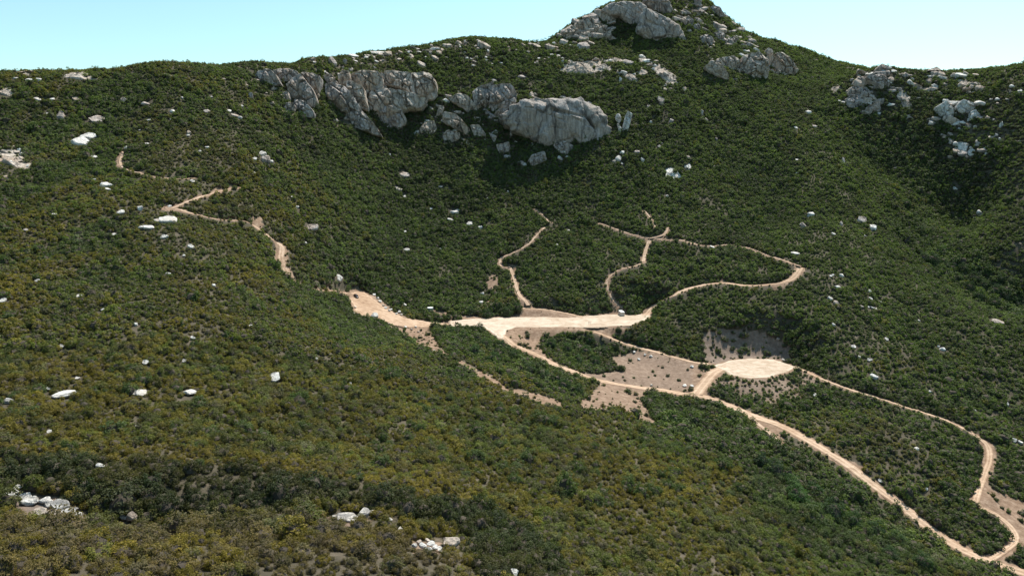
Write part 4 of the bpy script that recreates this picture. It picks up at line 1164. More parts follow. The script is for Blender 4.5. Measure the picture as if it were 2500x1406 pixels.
# low growth only along the lower edge of the trails
rf = np.minimum(roadd(gx, gy + 2.0), roadd(gx, gy + 3.4))
edge = (rf < 0.4) & (rd < 5)
keep &= ~(edge & (RNG.uniform(size=n) < np.where((u < 850) & (u > 560) & (v > 560), 0.85, 0.4)))
size = np.where(edge, np.minimum(size, 0.95), size)
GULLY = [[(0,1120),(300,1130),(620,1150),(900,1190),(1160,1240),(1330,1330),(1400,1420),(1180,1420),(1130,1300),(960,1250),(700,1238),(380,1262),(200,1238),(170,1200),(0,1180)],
         [(1055,800),(1170,800),(1235,850),(1310,895),(1440,955),(1400,975),(1290,945),(1180,895),(1080,840)],
         [(1560,960),(1700,980),(1850,1060),(2000,1150),(2200,1290),(2400,1406),(2150,1406),(1950,1290),(1800,1150),(1620,1050)],
         [(2180,440),(2330,560),(2440,680),(2540,760),(2540,830),(2400,740),(2250,640),(2140,520)]]
wet = np.zeros(n, bool)
for poly in GULLY:
    wet |= in_poly(u, v, poly)
moist = np.where(wet, np.clip(moist + 0.42, 0, 1), moist)
size = np.where(wet, size * 1.32, size)
KNOLL = in_poly(u, v, [(0,1270),(200,1285),(420,1290),(700,1262),(900,1288),(1090,1350),(1150,1420),(0,1420)])
size = np.where(KNOLL & (RNG.uniform(size=n) < 0.4), size * 0.82, np.where(KNOLL, size * 1.22, size))
near_road = (rd < 4.0)
size = np.where(near_road & (RNG.uniform(size=n) < 0.5), size * 0.8, size)
for x, y, r in ROCK_SPOTS:
    keep &= ~((np.abs(gx - x) < r + 2) & (np.abs(gy - y) < r + 2) & (np.hypot(gx - x, gy - y) < r * 0.85 + size * 0.45))
# brush does not stand right in front of the rocks that show
tu, tv, td = project(np.stack([gx, gy, gz + 1.25 * size], 1))
for outl, ya, yc in ROCK_PX:
    o = np.asarray(outl, float)
    u0, u1, v0, v1 = o[:, 0].min(), o[:, 0].max(), o[:, 1].min(), o[:, 1].max()
    cand = np.nonzero(keep & (tu > u0) & (tu < u1) & (tv > v0) & (tv < v1 - 0.28 * (v1 - v0)) & (gy < yc) & (gy > ya))[0]
    if len(cand):
        c_ = cand[in_poly(tu[cand], tv[cand], o * 1.0)]
        keep[c_[RNG.uniform(size=len(c_)) < 0.95]] = False
GRAYPOLY = [[(330,285),(560,250),(600,330),(560,420),(470,440),(330,410),(300,350)], [(620,540),(700,560),(690,600),(640,590),(560,545)], [(440,470),(600,500),(620,530),(470,515)],
            [(1890,240),(1990,250),(2000,320),(1930,330)], [(2440,180),(2500,220),(2500,420),(2430,330)], [(590,690),(760,700),(740,760),(600,740)],
            [(0,1290),(420,1300),(500,1330),(400,1380),(100,1395),(0,1380)], [(560,1290),(1000,1300),(1060,1406),(600,1406)], [(2000,970),(2200,1000),(2300,1100),(2150,1130),(2020,1060)]]
grayw = np.clip(0.10 + 0.75 * (fbm(gx / 24, gy / 24, 55, 4) - 0.10), 0.03, 0.6)
for poly in GRAYPOLY:
    grayw = np.where(in_poly(u, v, poly), 0.5, grayw)
# colour of each plant (leaf albedo, plus painted shade on the creek bank)
OL = np.array([0.150, 0.116, 0.021]); GR = np.array([0.088, 0.120, 0.030]); DG = np.array([0.042, 0.060, 0.028]); GY_ = np.array([0.100, 0.090, 0.078]); BR = np.array([0.098, 0.074, 0.044]); SG = np.array([0.100, 0.115, 0.078])
oliv = np.clip(0.66 - (u - 200) / 2300 - 0.25 * (smoothstep(800, 1200, u) * (1 - smoothstep(700, 950, v))) + (v - 800) / 1100 + 0.55 * big - 0.55 * (moist - 0.5), 0.05, 0.95)
dark = np.clip(0.18 + 0.9 * (moist - 0.5) + 0.35 * mid + 0.10 * (v < 420), 0.02, 0.9)
q1, q2, q3, q4 = RNG.uniform(size=(4, n))
tint = np.where((q1 < oliv)[:, None], OL, GR)
tint = np.where((q2 < dark)[:, None], DG, tint)
tint = np.where((q3 < grayw * (1 - 0.6 * moist))[:, None], np.where((q4 < 0.45)[:, None], BR, GY_), tint)
tint = np.where((q4 > 0.93)[:, None], SG, tint)
mean = (OL * oliv[:, None] + GR * (1 - oliv)[:, None]) * (1 - dark * 0.5)[:, None] + DG * (dark * 0.5)[:, None]
patch = fbm(gx / 16, gy / 16, 63, 3)
tint = tint * 0.48 + mean * 0.52
tint = tint * (1 + 0.35 * patch)[:, None]
tint = tint * (1 + 0.14 * fine.clip(-2, 2) + 0.16 * big)[:, None]
dry = KNOLL & (RNG.uniform(size=n) < 0.6)
tint = np.where(dry[:, None], 0.45 * tint + 0.55 * BR * 1.05, tint)
emerg = (RNG.uniform(size=n) < 0.015 + 0.05 * (big > 0.25)) & (v < 1240) & (cover > 0.9) & (rd > 4)
size = np.where(emerg, size * 1.5, size)
tint = np.where(emerg[:, None], 0.5 * DG + 0.5 * GR, tint)
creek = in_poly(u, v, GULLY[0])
tint = np.where(creek[:, None], tint * 0.30 + DG * 0.36, tint)  # darker green brush, with the backlit bank's shade put into the leaf colour
tint = np.clip(tint * 1.26, 0.012, 0.40)
size = np.where(low & (cover < 0.3), size * RNG.uniform(0.35, 0.75, n), np.where(low, size * 0.75, size))
gx, gy, gz, u, v, size, tint, low = gx[keep], gy[keep], gz[keep], u[keep], v[keep], size[keep], tint[keep], low[keep]
n = len(gx)
scl = np.stack([size * RNG.uniform(0.85, 1.2, n), size * RNG.uniform(0.85, 1.2, n), size * RNG.uniform(0.8, 1.3, n)], 1)
rot = np.stack([RNG.normal(size=n) * 0.10, RNG.normal(size=n) * 0.10, RNG.uniform(0, 6.283, n)], 1)
dist = np.hypot(gx, gy)
kind = np.where(dist < 260, RNG.integers(0, len(NEAR), n), len(NEAR) + RNG.integers(0, len(FAR), n))
kind = np.where(low & (size < 0.8), len(NEAR) + len(FAR) + RNG.integers(0, len(TUFT), n), kind)

# the 300 that show largest stand as plants of their own
pxs = size / np.sqrt(gx ** 2 + gy ** 2 + (gz - CAM[2]) ** 2)
inside = (u > 10) & (u < 2490) & (v < 1400) & (kind < len(NEAR))
order = np.argsort(np.where(inside, -pxs, 1))
solo = np.zeros(n, bool); solo[order[:300]] = True
STEMS = [make_mesh('stems', *stem_mesh(70 + i, 0.75, 0.035), M_TWIG) for i in range(3)]
for k in np.nonzero(solo)[0]:
    r_, g_, b_ = tint[k]
    tone = ('greyish brown half dry' if b_ > 0.5 * r_ else 'yellowish olive rounded' if r_ > g_ * 1.0 else 'fresh green rounded' if g_ > 0.12 else 'dark green dense')
    side = 'left corner' if u[k] < 420 else 'left of centre' if u[k] < 850 else 'centre' if u[k] < 1350 else 'right of centre'
    row = 'on the very bottom edge' if v[k] > 1340 else 'a little above the bottom edge'
    big_ = 'large ' if size[k] > 1.9 else 'small ' if size[k] < 1.1 else ''
    lab = '%s%s shrub %s, %s' % (big_, tone, row, side)
    grp = '%s%s shrubs %s, %s' % (big_, tone, row, side)
    e = thing('shrub', (gx[k], gy[k], gz[k] - 0.08), rot[k, 2], label=lab, category='shrub', group=grp)
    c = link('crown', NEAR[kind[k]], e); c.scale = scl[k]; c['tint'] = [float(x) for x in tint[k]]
    s = link('stems', STEMS[k % 3], e); s.scale = scl[k]

def instancer(name, sel, protos, knd, label):
    coll = bpy.data.collections.new(name + '_kinds')
    for i, me in enumerate(protos):
        coll.objects.link(bpy.data.objects.new('%s_kind_%02d' % (name, i), me))
    pm = bpy.data.meshes.new(name)
    pts = np.stack([gx[sel], gy[sel], gz[sel] - 0.08], 1).astype(np.float32)
    pm.vertices.add(len(pts)); pm.vertices.foreach_set('co', pts.ravel())
    for nm, typ, key, val in (('rot', 'FLOAT_VECTOR', 'vector', rot[sel]), ('scl', 'FLOAT_VECTOR', 'vector', scl[sel]), ('kind', 'INT', 'value', knd)):
        at = pm.attributes.new(nm, typ, 'POINT')
        at.data.foreach_set(key, np.ascontiguousarray(val, np.int32 if typ == 'INT' else np.float32).ravel())
    at = pm.attributes.new('tint', 'FLOAT_COLOR', 'POINT')
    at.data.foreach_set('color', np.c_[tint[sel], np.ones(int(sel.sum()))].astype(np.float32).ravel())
    pm.update()
    ng = bpy.data.node_groups.new(name, 'GeometryNodeTree')
    ng.interface.new_socket('Geometry', in_out='INPUT', socket_type='NodeSocketGeometry')
    ng.interface.new_socket('Geometry', in_out='OUTPUT', socket_type='NodeSocketGeometry')
    N = ng.nodes
    gi, go = N.new('NodeGroupInput'), N.new('NodeGroupOutput')
    ci = N.new('GeometryNodeCollectionInfo'); ci.inputs['Collection'].default_value = coll
    ci.inputs['Separate Children'].default_value = True; ci.inputs['Reset Children'].default_value = True
    ip = N.new('GeometryNodeInstanceOnPoints'); ip.inputs['Pick Instance'].default_value = True
    def na(nm, typ):
        a = N.new('GeometryNodeInputNamedAttribute'); a.data_type = typ; a.inputs['Name'].default_value = nm
        return a.outputs['Attribute']
    e2r = N.new('FunctionNodeEulerToRotation')
    L = ng.links.new
    L(gi.outputs[0], ip.inputs['Points']); L(ci.outputs[0], ip.inputs['Instance']); L(na('kind', 'INT'), ip.inputs['Instance Index'])
    L(na('rot', 'FLOAT_VECTOR'), e2r.inputs[0]); L(e2r.outputs[0], ip.inputs['Rotation']); L(na('scl', 'FLOAT_VECTOR'), ip.inputs['Scale'])
    L(ip.outputs[0], go.inputs[0])
    ob = link(name, pm, kind='stuff', label=label, category='brush')
    md = ob.modifiers.new('scatter', 'NODES'); md.node_group = ng
    return ob
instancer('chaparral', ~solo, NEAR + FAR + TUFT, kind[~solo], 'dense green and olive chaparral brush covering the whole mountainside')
# ------------------------------------------------------------------ single trees in the hollows
M_BARK = plain('bark', (0.10, 0.085, 0.07), 0.9, 0, 0.1)
def trunk_mesh(seed):
    V, F = stem_mesh(seed, 0.75, 0.055, 4, 0.35)
    return make_mesh('trunk', V, F, M_BARK, True)
TRUNKS = [trunk_mesh(300 + i) for i in range(3)]
TREES = [  # picture u, v of the foot, crown radius in m, tint, label or group
 (2275,648,7.0,(0.034,0.058,0.022),'largest dark tree at the head of the right-hand ravine'),
 (2252,640,5.0,(0.036,0.062,0.024),'V'),(2300,622,5.2,(0.058,0.100,0.030),'bright green tree above the largest dark ravine tree'),(2330,655,4.6,(0.04,0.068,0.026),'V'),
 (2352,668,4.8,(0.038,0.062,0.024),'V'),(2378,690,5.4,(0.032,0.052,0.022),'V'),(2400,706,5.0,(0.034,0.056,0.022),'V'),(2428,720,5.6,(0.040,0.066,0.026),'V'),(2455,735,5.0,(0.036,0.06,0.024),'V'),
 (2480,752,4.8,(0.042,0.07,0.026),'V'),(2410,670,4.4,(0.040,0.066,0.025),'V'),(2440,690,4.6,(0.038,0.062,0.024),'V'),(2468,700,4.4,(0.044,0.07,0.028),'V'),
 (1945,1225,5.0,(0.060,0.112,0.032),'bright green tree below the long dirt road'),(1930,1195,4.2,(0.05,0.092,0.03),'G'),(1985,1210,4.4,(0.04,0.074,0.026),'G'),(2030,1270,5.2,(0.038,0.066,0.026),'G'),
 (1990,1260,4.0,(0.056,0.10,0.032),'G'),(1890,1165,4.6,(0.034,0.058,0.03),'G'),(1860,1140,4.2,(0.036,0.062,0.032),'G'),(2080,1290,4.2,(0.044,0.076,0.028),'G'),(2130,1310,4.6,(0.04,0.07,0.026),'G'),(2190,1335,4.0,(0.042,0.074,0.026),'G'),
 (2170,1370,4.2,(0.038,0.066,0.025),'G'),(2250,1390,4.0,(0.04,0.07,0.026),'G'),
 (1172,812,3.8,(0.034,0.066,0.022),'dark round tree on the lower lip of the shelf left of the road junction'),(1100,822,4.0,(0.05,0.088,0.028),'W'),(1135,832,4.2,(0.044,0.08,0.026),'W'),(1185,852,4.4,(0.042,0.076,0.026),'W'),(1225,858,4.0,(0.036,0.064,0.024),'W'),
 (1160,866,4.2,(0.046,0.084,0.028),'W'),(1205,888,4.2,(0.044,0.08,0.027),'W'),(1255,880,4.0,(0.04,0.07,0.026),'W'),(1290,915,4.2,(0.05,0.08,0.028),'W'),(1330,930,4.0,(0.042,0.074,0.026),'W'),(1375,955,4.2,(0.04,0.07,0.025),'W'),(1410,968,3.8,(0.036,0.062,0.024),'W'),
 (1345,850,3.8,(0.038,0.068,0.024),'N'),(1385,862,4.0,(0.044,0.078,0.026),'N'),(1430,868,4.2,(0.046,0.08,0.027),'N'),(1475,868,4.0,(0.038,0.066,0.025),'N'),(1410,888,4.0,(0.05,0.086,0.028),'N'),(1455,893,3.6,(0.044,0.078,0.026),'N'),(1440,838,3.6,(0.036,0.064,0.024),'N'),(1500,855,3.4,(0.036,0.064,0.024),'N'),
 (1530,830,3.6,(0.036,0.064,0.024),'O'),(1565,842,3.8,(0.04,0.07,0.025),'O'),(1600,850,3.6,(0.042,0.072,0.026),'O'),(1510,812,2.6,(0.036,0.062,0.024),'O'),
 (1712,898,2.2,(0.04,0.072,0.022),'slim dark tree at the corner of the spur road and the round pad'),
 (1452,766,4.2,(0.052,0.084,0.03),'big rounded green bush tree overhanging the back of the graded shelf'),(1538,768,2.6,(0.06,0.09,0.04),'round green bush right of the metal container'),
 (1240,772,4.4,(0.036,0.064,0.024),'H'),(1190,776,4.0,(0.042,0.072,0.026),'H'),(1265,760,4.0,(0.04,0.068,0.025),'H'),(1215,752,3.8,(0.044,0.076,0.027),'H'),(1150,768,3.4,(0.044,0.074,0.028),'H'),
 (1405,372,4.6,(0.085,0.135,0.034),'bright yellow green tree at the foot of the big dome'),(1375,366,4.0,(0.04,0.07,0.026),'D'),(1290,345,4.2,(0.036,0.062,0.025),'D'),(1240,330,4.2,(0.034,0.058,0.025),'D'),(1075,258,4.8,(0.03,0.05,0.022),'D'),(1045,280,4.6,(0.034,0.058,0.024),'D'),(1030,300,4.0,(0.034,0.058,0.024),'D'),
 (785,215,4.8,(0.03,0.052,0.022),'D'),(780,180,4.4,(0.04,0.068,0.024),'D'),(775,270,4.6,(0.046,0.078,0.026),'D'),(1000,275,4.2,(0.036,0.06,0.024),'D'),(1180,300,3.8,(0.034,0.056,0.024),'D'),(1275,215,4.6,(0.03,0.052,0.022),'D'),
 (1258,334,4.2,(0.036,0.061,0.024),'D'),(1285,356,4.0,(0.040,0.068,0.027),'D'),(1322,364,4.4,(0.034,0.058,0.023),'D'),(1348,372,3.8,(0.042,0.071,0.029),'D'),(1432,374,4.4,(0.038,0.065,0.026),'D'),(1462,376,4.2,(0.036,0.061,0.024),'D'),(1492,360,4.0,(0.040,0.068,0.027),'D'),(900,302,4.2,(0.034,0.058,0.023),'D'),(932,326,4.6,(0.038,0.065,0.026),'D'),(962,326,4.2,(0.036,0.061,0.024),'D'),(1002,292,4.6,(0.032,0.054,0.022),'D'),(866,334,4.4,(0.036,0.061,0.024),'D'),(702,292,4.2,(0.040,0.068,0.027),'D'),(738,296,4.6,(0.042,0.071,0.029),'D'),(1098,362,4.0,(0.034,0.058,0.023),'D'),(1152,368,4.2,(0.036,0.061,0.024),'D'),(1030,345,4.0,(0.036,0.061,0.024),'D'),(1510,335,3.8,(0.040,0.068,0.027),'D'),(1560,70,5.0,(0.034,0.058,0.023),'D'),(1530,80,5.0,(0.036,0.061,0.024),'D'),(1640,110,4.6,(0.036,0.061,0.024),'D'),
 (2190,470,4.2,(0.036,0.061,0.024),'V'),(2212,505,4.4,(0.034,0.058,0.023),'V'),(2232,540,4.6,(0.036,0.061,0.024),'V'),(2245,575,4.8,(0.034,0.058,0.023),'V'),(2262,600,4.8,(0.032,0.054,0.022),'V'),(2310,660,5.0,(0.034,0.058,0.023),'V'),(2336,690,5.0,(0.030,0.051,0.020),'V'),(2366,712,5.0,(0.032,0.054,0.022),'V'),(2390,735,5.0,(0.034,0.058,0.023),'V'),(2425,752,5.2,(0.030,0.051,0.020),'V'),(2462,770,5.0,(0.034,0.058,0.023),'V'),(2492,785,5.0,(0.036,0.061,0.024),'V'),
 (1990,800,3.0,(0.036,0.06,0.024),'F'),(2230,345,4.4,(0.036,0.07,0.03),'F'),(2195,340,4.2,(0.038,0.068,0.028),'F'),(2130,385,4.0,(0.034,0.058,0.025),'F'),
]
TG = {'V': ('dark trees in the right-hand ravine', 'dark green tree in the shaded ravine near the right edge'),
      'G': ('trees in the gully below the dirt road', 'dense green tree in the gully between the near slope and the dirt road'),
      'W': ('trees in the swale below the shelf', 'green tree in the wooded swale below the shelf and parking ground'),
      'N': ('trees in the thicket between the roads', 'dark green tree in the thicket between the graded shelf and the dirt road'),
      'O': ('trees in the small thicket under the shelf', 'dark green tree in the small thicket under the right end of the shelf'),
      'H': ('big bushes behind the shelf', 'big dark bush tree on the bank above the left end of the shelf'),
      'D': ('trees among the cliffs', 'dark tree growing between the rocks of the cliff band'),
      'F': ('lone trees on the right slope', 'dark tree standing out of the brush on the right slope')}
for i_, (u_, v_, r_, tn, lab) in enumerate(TREES):
    c = cast([u_], [v_])[0]
    if np.isnan(c[0]): continue
    c[2] = hgt(c[0], c[1])
    g = TG.get(lab)
    e = thing('tree', (c[0], c[1], c[2] - 0.1), random.uniform(0, 6.28), label=g[1] if g else lab, category='tree')
    if g: e['group'] = g[0]
    r_ *= random.uniform(0.88, 1.08)
    cr = link('crown', TREE[i_ % len(TREE)], e); cr.scale = (r_ * random.uniform(0.85, 1.1), r_ * random.uniform(0.85, 1.1), r_ * random.uniform(0.95, 1.15)); cr['tint'] = [x * 1.25 for x in tn]
    tk = link('trunk', TRUNKS[i_ % 3], e); tk.scale = (r_, r_, r_)

# ------------------------------------------------------------------ mesh helpers for the few made things
def bm_obj(name, bm, mat, parent, smooth=False):
    me = bpy.data.meshes.new(name); bmesh.ops.recalc_face_normals(bm, faces=bm.faces); bm.to_mesh(me); bm.free()
    me.materials.append(mat)
    if smooth: me.polygons.foreach_set('use_smooth', np.ones(len(me.polygons), bool))
    return link(name, me, parent)
def bm_box(bm, x0, x1, y0, y1, z0, z1, tx=0.0, ty=0.0, shx=0.0, bev=0.0):
    """box whose top is drawn in by tx, ty and shifted by shx"""
    vs = [bm.verts.new(p) for p in ((x0, y0, z0), (x1, y0, z0), (x1, y1, z0), (x0, y1, z0),
          (x0 + tx + shx, y0 + ty, z1), (x1 - tx + shx, y0 + ty, z1), (x1 - tx + shx, y1 - ty, z1), (x0 + tx + shx, y1 - ty, z1))]
    fs = [bm.faces.new([vs[i] for i in f]) for f in ((0, 3, 2, 1), (4, 5, 6, 7), (0, 1, 5, 4), (1, 2, 6, 5), (2, 3, 7, 6), (3, 0, 4, 7))]
    if bev:
        es = list({e for f in fs for e in f.edges})
        bmesh.ops.bevel(bm, geom=es, offset=bev, segments=2, affect='EDGES', profile=0.6)
    return bm
def bm_lathe(bm, prof, n=24, axis='z', c=(0, 0, 0)):
    rings = []
    for r, h in prof:
        ring = []
        for k in range(n):
            a = 6.28318 * k / n
            p = (r * math.cos(a), r * math.sin(a), h) if axis == 'z' else ((r * math.cos(a), h, r * math.sin(a)) if axis == 'y' else (h, r * math.cos(a), r * math.sin(a)))
            ring.append(bm.verts.new(tuple(p[i] + c[i] for i in range(3))))
        rings.append(ring)
    for a, b in zip(rings, rings[1:]):
        for k in range(n):
            bm.faces.new((a[k], a[(k + 1) % n], b[(k + 1) % n], b[k]))
    for ring in (rings[0], rings[-1]):
        bm.faces.new(ring)
    return bm
def bm_tube(bm, pts, r, n=8):
    rings = []
    for i, p in enumerate(pts):
        p = Vector(p); d = Vector(pts[min(i + 1, len(pts) - 1)]) - Vector(pts[max(i - 1, 0)])
        q = d.to_track_quat('Z', 'Y')
        rings.append([bm.verts.new(p + q @ Vector((r * math.cos(6.283 * k / n), r * math.sin(6.283 * k / n), 0))) for k in range(n)])
    for a, b in zip(rings, rings[1:]):
        for k in range(n): bm.faces.new((a[k], a[(k + 1) % n], b[(k + 1) % n], b[k]))
    bm.faces.new(rings[0]); bm.faces.new(rings[-1])
    return bm

M_PAINT = plain('dark_plum_paint', (0.035, 0.028, 0.034), 0.28, 0.3, 0.6)
M_GLASS = plain('dark_glass', (0.01, 0.011, 0.013), 0.06, 0.0, 0.7)
M_RUBBER = plain('rubber', (0.018, 0.018, 0.018), 0.85)
M_STEEL = plain('brushed_steel', (0.42, 0.42, 0.43), 0.4, 0.8)
M_LAMP = plain('lamp_glass', (0.7, 0.7, 0.68), 0.15, 0.0, 0.6)
M_RED = plain('tail_lamp', (0.35, 0.02, 0.02), 0.25)
M_BLACK = plain('black_plastic', (0.02, 0.02, 0.021), 0.6)
M_WHITE = plain('white_paint', (0.80, 0.80, 0.78), 0.5)
M_CREAM = plain('cream_steel', (0.58, 0.53, 0.46), 0.55)
M_GALV = plain('galvanised_steel', (0.46, 0.48, 0.52), 0.5, 0.55)

def wheel(parent, x, y, r, w, rimr=0.6):
    bm = bmesh.new()
    bm_lathe(bm, [(r * 0.62, -w / 2), (r * 0.9, -w / 2), (r, -w * 0.33), (r, w * 0.33), (r * 0.9, w / 2), (r * 0.62, w / 2)], 22, 'y')
    t = bm_obj('wheel', bm, M_RUBBER, parent, True); t.location = (x, y, r)
    bm = bmesh.new()
    bm_lathe(bm, [(r * 0.2, -w * 0.53), (r * rimr, -w * 0.46), (r * rimr, w * 0.46), (r * 0.2, w * 0.53)], 18, 'y')
    bm_obj('rim', bm, M_STEEL, t)

def build_car(loc, heading, nrm):
    root = thing('parked_car', loc, 0, label='dark car parked alone at the top of the dirt parking ground', category='car')
    z = Vector(nrm).normalized(); x = Vector((math.cos(heading), math.sin(heading), 0)); x = (x - z * x.dot(z)).normalized(); y = z.cross(x)
    root.rotation_euler = Matrix((x, y, z)).transposed().to_euler()
    L, W = 4.75, 1.9
    # lower body lofted along its length: (x, half width, floor, shoulder)
    st = [(-2.38, 0.70, 0.55, 0.86), (-2.28, 0.86, 0.36, 1.0), (-1.6, 0.94, 0.26, 1.06), (0.0, 0.95, 0.24, 1.04), (0.95, 0.95, 0.25, 1.02), (1.7, 0.92, 0.27, 0.97), (2.2, 0.82, 0.34, 0.88), (2.38, 0.64, 0.5, 0.76)]
    bm = bmesh.new(); rings = []
    for sx, hw, f, s in st:
        sec = [(-hw * 0.92, f), (-hw, f + 0.18), (-hw, s - 0.16), (-hw * 0.9, s), (0, s + 0.03), (hw * 0.9, s), (hw, s - 0.16), (hw, f + 0.18), (hw * 0.92, f)]
        rings.append([bm.verts.new((sx, a, b)) for a, b in sec])
    for a, b in zip(rings, rings[1:]):
        for k in range(9): bm.faces.new((a[k], a[(k + 1) % 9], b[(k + 1) % 9], b[k]))
    bm.faces.new(rings[0]); bm.faces.new(rings[-1])
    body = bm_obj('body', bm, M_PAINT, root, True)
    bm = bmesh.new(); bm_box(bm, -1.95, 1.0, -0.86, 0.86, 1.03, 1.62, 0.36, 0.17, -0.08, 0.05)
    bm_obj('cabin', bm, M_PAINT, root, True)
    bm = bmesh.new(); bm_box(bm, -1.5, 0.42, -0.62, 0.62, 1.62, 1.67, 0.06, 0.05, 0, 0.015); bm_obj('roof', bm, M_PAINT, root)
    def quad(name, pts, mat):
        bm = bmesh.new(); vs = [bm.verts.new(p) for p in pts]; f = bm.faces.new(vs)
        r = bmesh.ops.extrude_face_region(bm, geom=[f]); n = f.normal if f.normal.length else Vector((0, 0, 1)); f.normal_update()
        bmesh.ops.translate(bm, verts=[g for g in r['geom'] if isinstance(g, bmesh.types.BMVert)], vec=f.normal * 0.02)
        return bm_obj(name, bm, mat, root)
    quad('windscreen', [(0.985, -0.72, 1.10), (0.985, 0.72, 1.10), (0.65, 0.6, 1.56), (0.65, -0.6, 1.56)], M_GLASS)
    quad('rear_window', [(-2.0, 0.7, 1.12), (-2.0, -0.7, 1.12), (-1.72, -0.58, 1.55), (-1.72, 0.58, 1.55)], M_GLASS)
    for sgn in (-1, 1):
        for xa, xb in ((-1.5, -0.55), (-0.45, 0.55)):
            quad('side_window', [(xa, sgn * 0.85, 1.12), (xb, sgn * 0.85, 1.12), (xb - 0.18, sgn * 0.745, 1.53), (xa + 0.1, sgn * 0.745, 1.53)], M_GLASS)
        bm = bmesh.new(); bm_box(bm, 2.2, 2.36, sgn * 0.66 - 0.17, sgn * 0.66 + 0.17, 0.66, 0.82, 0.03, 0.03, 0, 0.03); bm_obj('headlight', bm, M_LAMP, root)
        bm = bmesh.new(); bm_box(bm, -2.36, -2.22, sgn * 0.68 - 0.13, sgn * 0.68 + 0.13, 0.7, 0.95, 0.02, 0.02, 0, 0.03); bm_obj('tail_light', bm, M_RED, root)
        bm = bmesh.new(); bm_box(bm, 0.62, 0.82, sgn * 1.02 - 0.1, sgn * 1.02 + 0.1, 1.05, 1.2, 0.02, 0.02, 0, 0.03); bm_obj('mirror', bm, M_PAINT, root)
    bm = bmesh.new(); bm_box(bm, 2.26, 2.44, -0.72, 0.72, 0.36, 0.54, 0.02, 0.04, 0, 0.04); bm_obj('bumper', bm, M_BLACK, root)
    bm = bmesh.new(); bm_box(bm, 2.33, 2.41, -0.42, 0.42, 0.57, 0.72, 0.01, 0.02, 0, 0.02); bm_obj('grille', bm, M_BLACK, root)
    for wx in (-1.42, 1.45):
        for wy in (-0.84, 0.84): wheel(root, wx, wy, 0.35, 0.24)
    return root

def build_quad(loc, heading):
    root = thing('quad_bike', loc, heading, label='small dark quad bike standing on the pale shelf road', category='quad bike')
    for wx in (-0.62, 0.62):
        for wy in (-0.42, 0.42): wheel(root, wx, wy, 0.31, 0.26, 0.5)
    bm = bmesh.new(); bm_box(bm, -0.75, 0.8, -0.2, 0.2, 0.34, 0.72, 0.12, 0.05, 0.02, 0.05); bm_obj('body', bm, M_BLACK, root, True)
    bm = bmesh.new(); bm_box(bm, -0.62, 0.12, -0.18, 0.18, 0.72, 0.9, 0.08, 0.04, -0.02, 0.06); bm_obj('seat', bm, M_RUBBER, root, True)
    bm = bmesh.new(); bm_box(bm, 0.14, 0.72, -0.22, 0.22, 0.7, 0.94, 0.1, 0.05, 0.02, 0.06); bm_obj('fuel_tank', bm, M_PAINT, root, True)
    for xx, nm in ((0.62, 'front_rack'), (-0.68, 'rear_rack')):
        bm = bmesh.new()
        for yy in np.linspace(-0.38, 0.38, 5): bm_tube(bm, [(xx - 0.26, yy, 0.98), (xx + 0.26, yy, 0.98)], 0.016, 6)
        for e in (-0.26, 0.26): bm_tube(bm, [(xx + e, -0.4, 0.965), (xx + e, 0.4, 0.965)], 0.018, 6)
        for yy in (-0.3, 0.3): bm_tube(bm, [(xx, yy, 0.7), (xx, yy, 0.965)], 0.016, 6)
        bm_obj(nm, bm, M_BLACK, root)
    for xx in (-0.62, 0.62):
        for yy in (-0.44, 0.44):
            bm = bmesh.new(); bm_box(bm, xx - 0.36, xx + 0.36, yy - 0.16, yy + 0.16, 0.64, 0.74, 0.1, 0.02, 0, 0.02); bm_obj('mudguard', bm, M_PAINT, root)
    bm = bmesh.new(); bm_tube(bm, [(0.42, 0, 0.9), (0.3, 0, 1.2)], 0.03); bm_tube(bm, [(0.16, -0.4, 1.24), (0.3, -0.16, 1.2), (0.3, 0.16, 1.2), (0.16, 0.4, 1.24)], 0.02); bm_obj('handlebar', bm, M_BLACK, root)
    for yy in (-0.14, 0.14):
        bm = bmesh.new(); bm_lathe(bm, [(0.03, 0.78), (0.07, 0.82), (0.06, 0.86)], 12, 'x', (0, yy, 0.84)); bm_obj('headlight', bm, M_LAMP, root)
    # saddle box behind the seat
    bm = bmesh.new(); bm_box(bm, -0.92, -0.45, -0.3, 0.3, 1.0, 1.3, 0.04, 0.04, 0, 0.04); bm_obj('cargo_box', bm, M_BLACK, root)
    return root

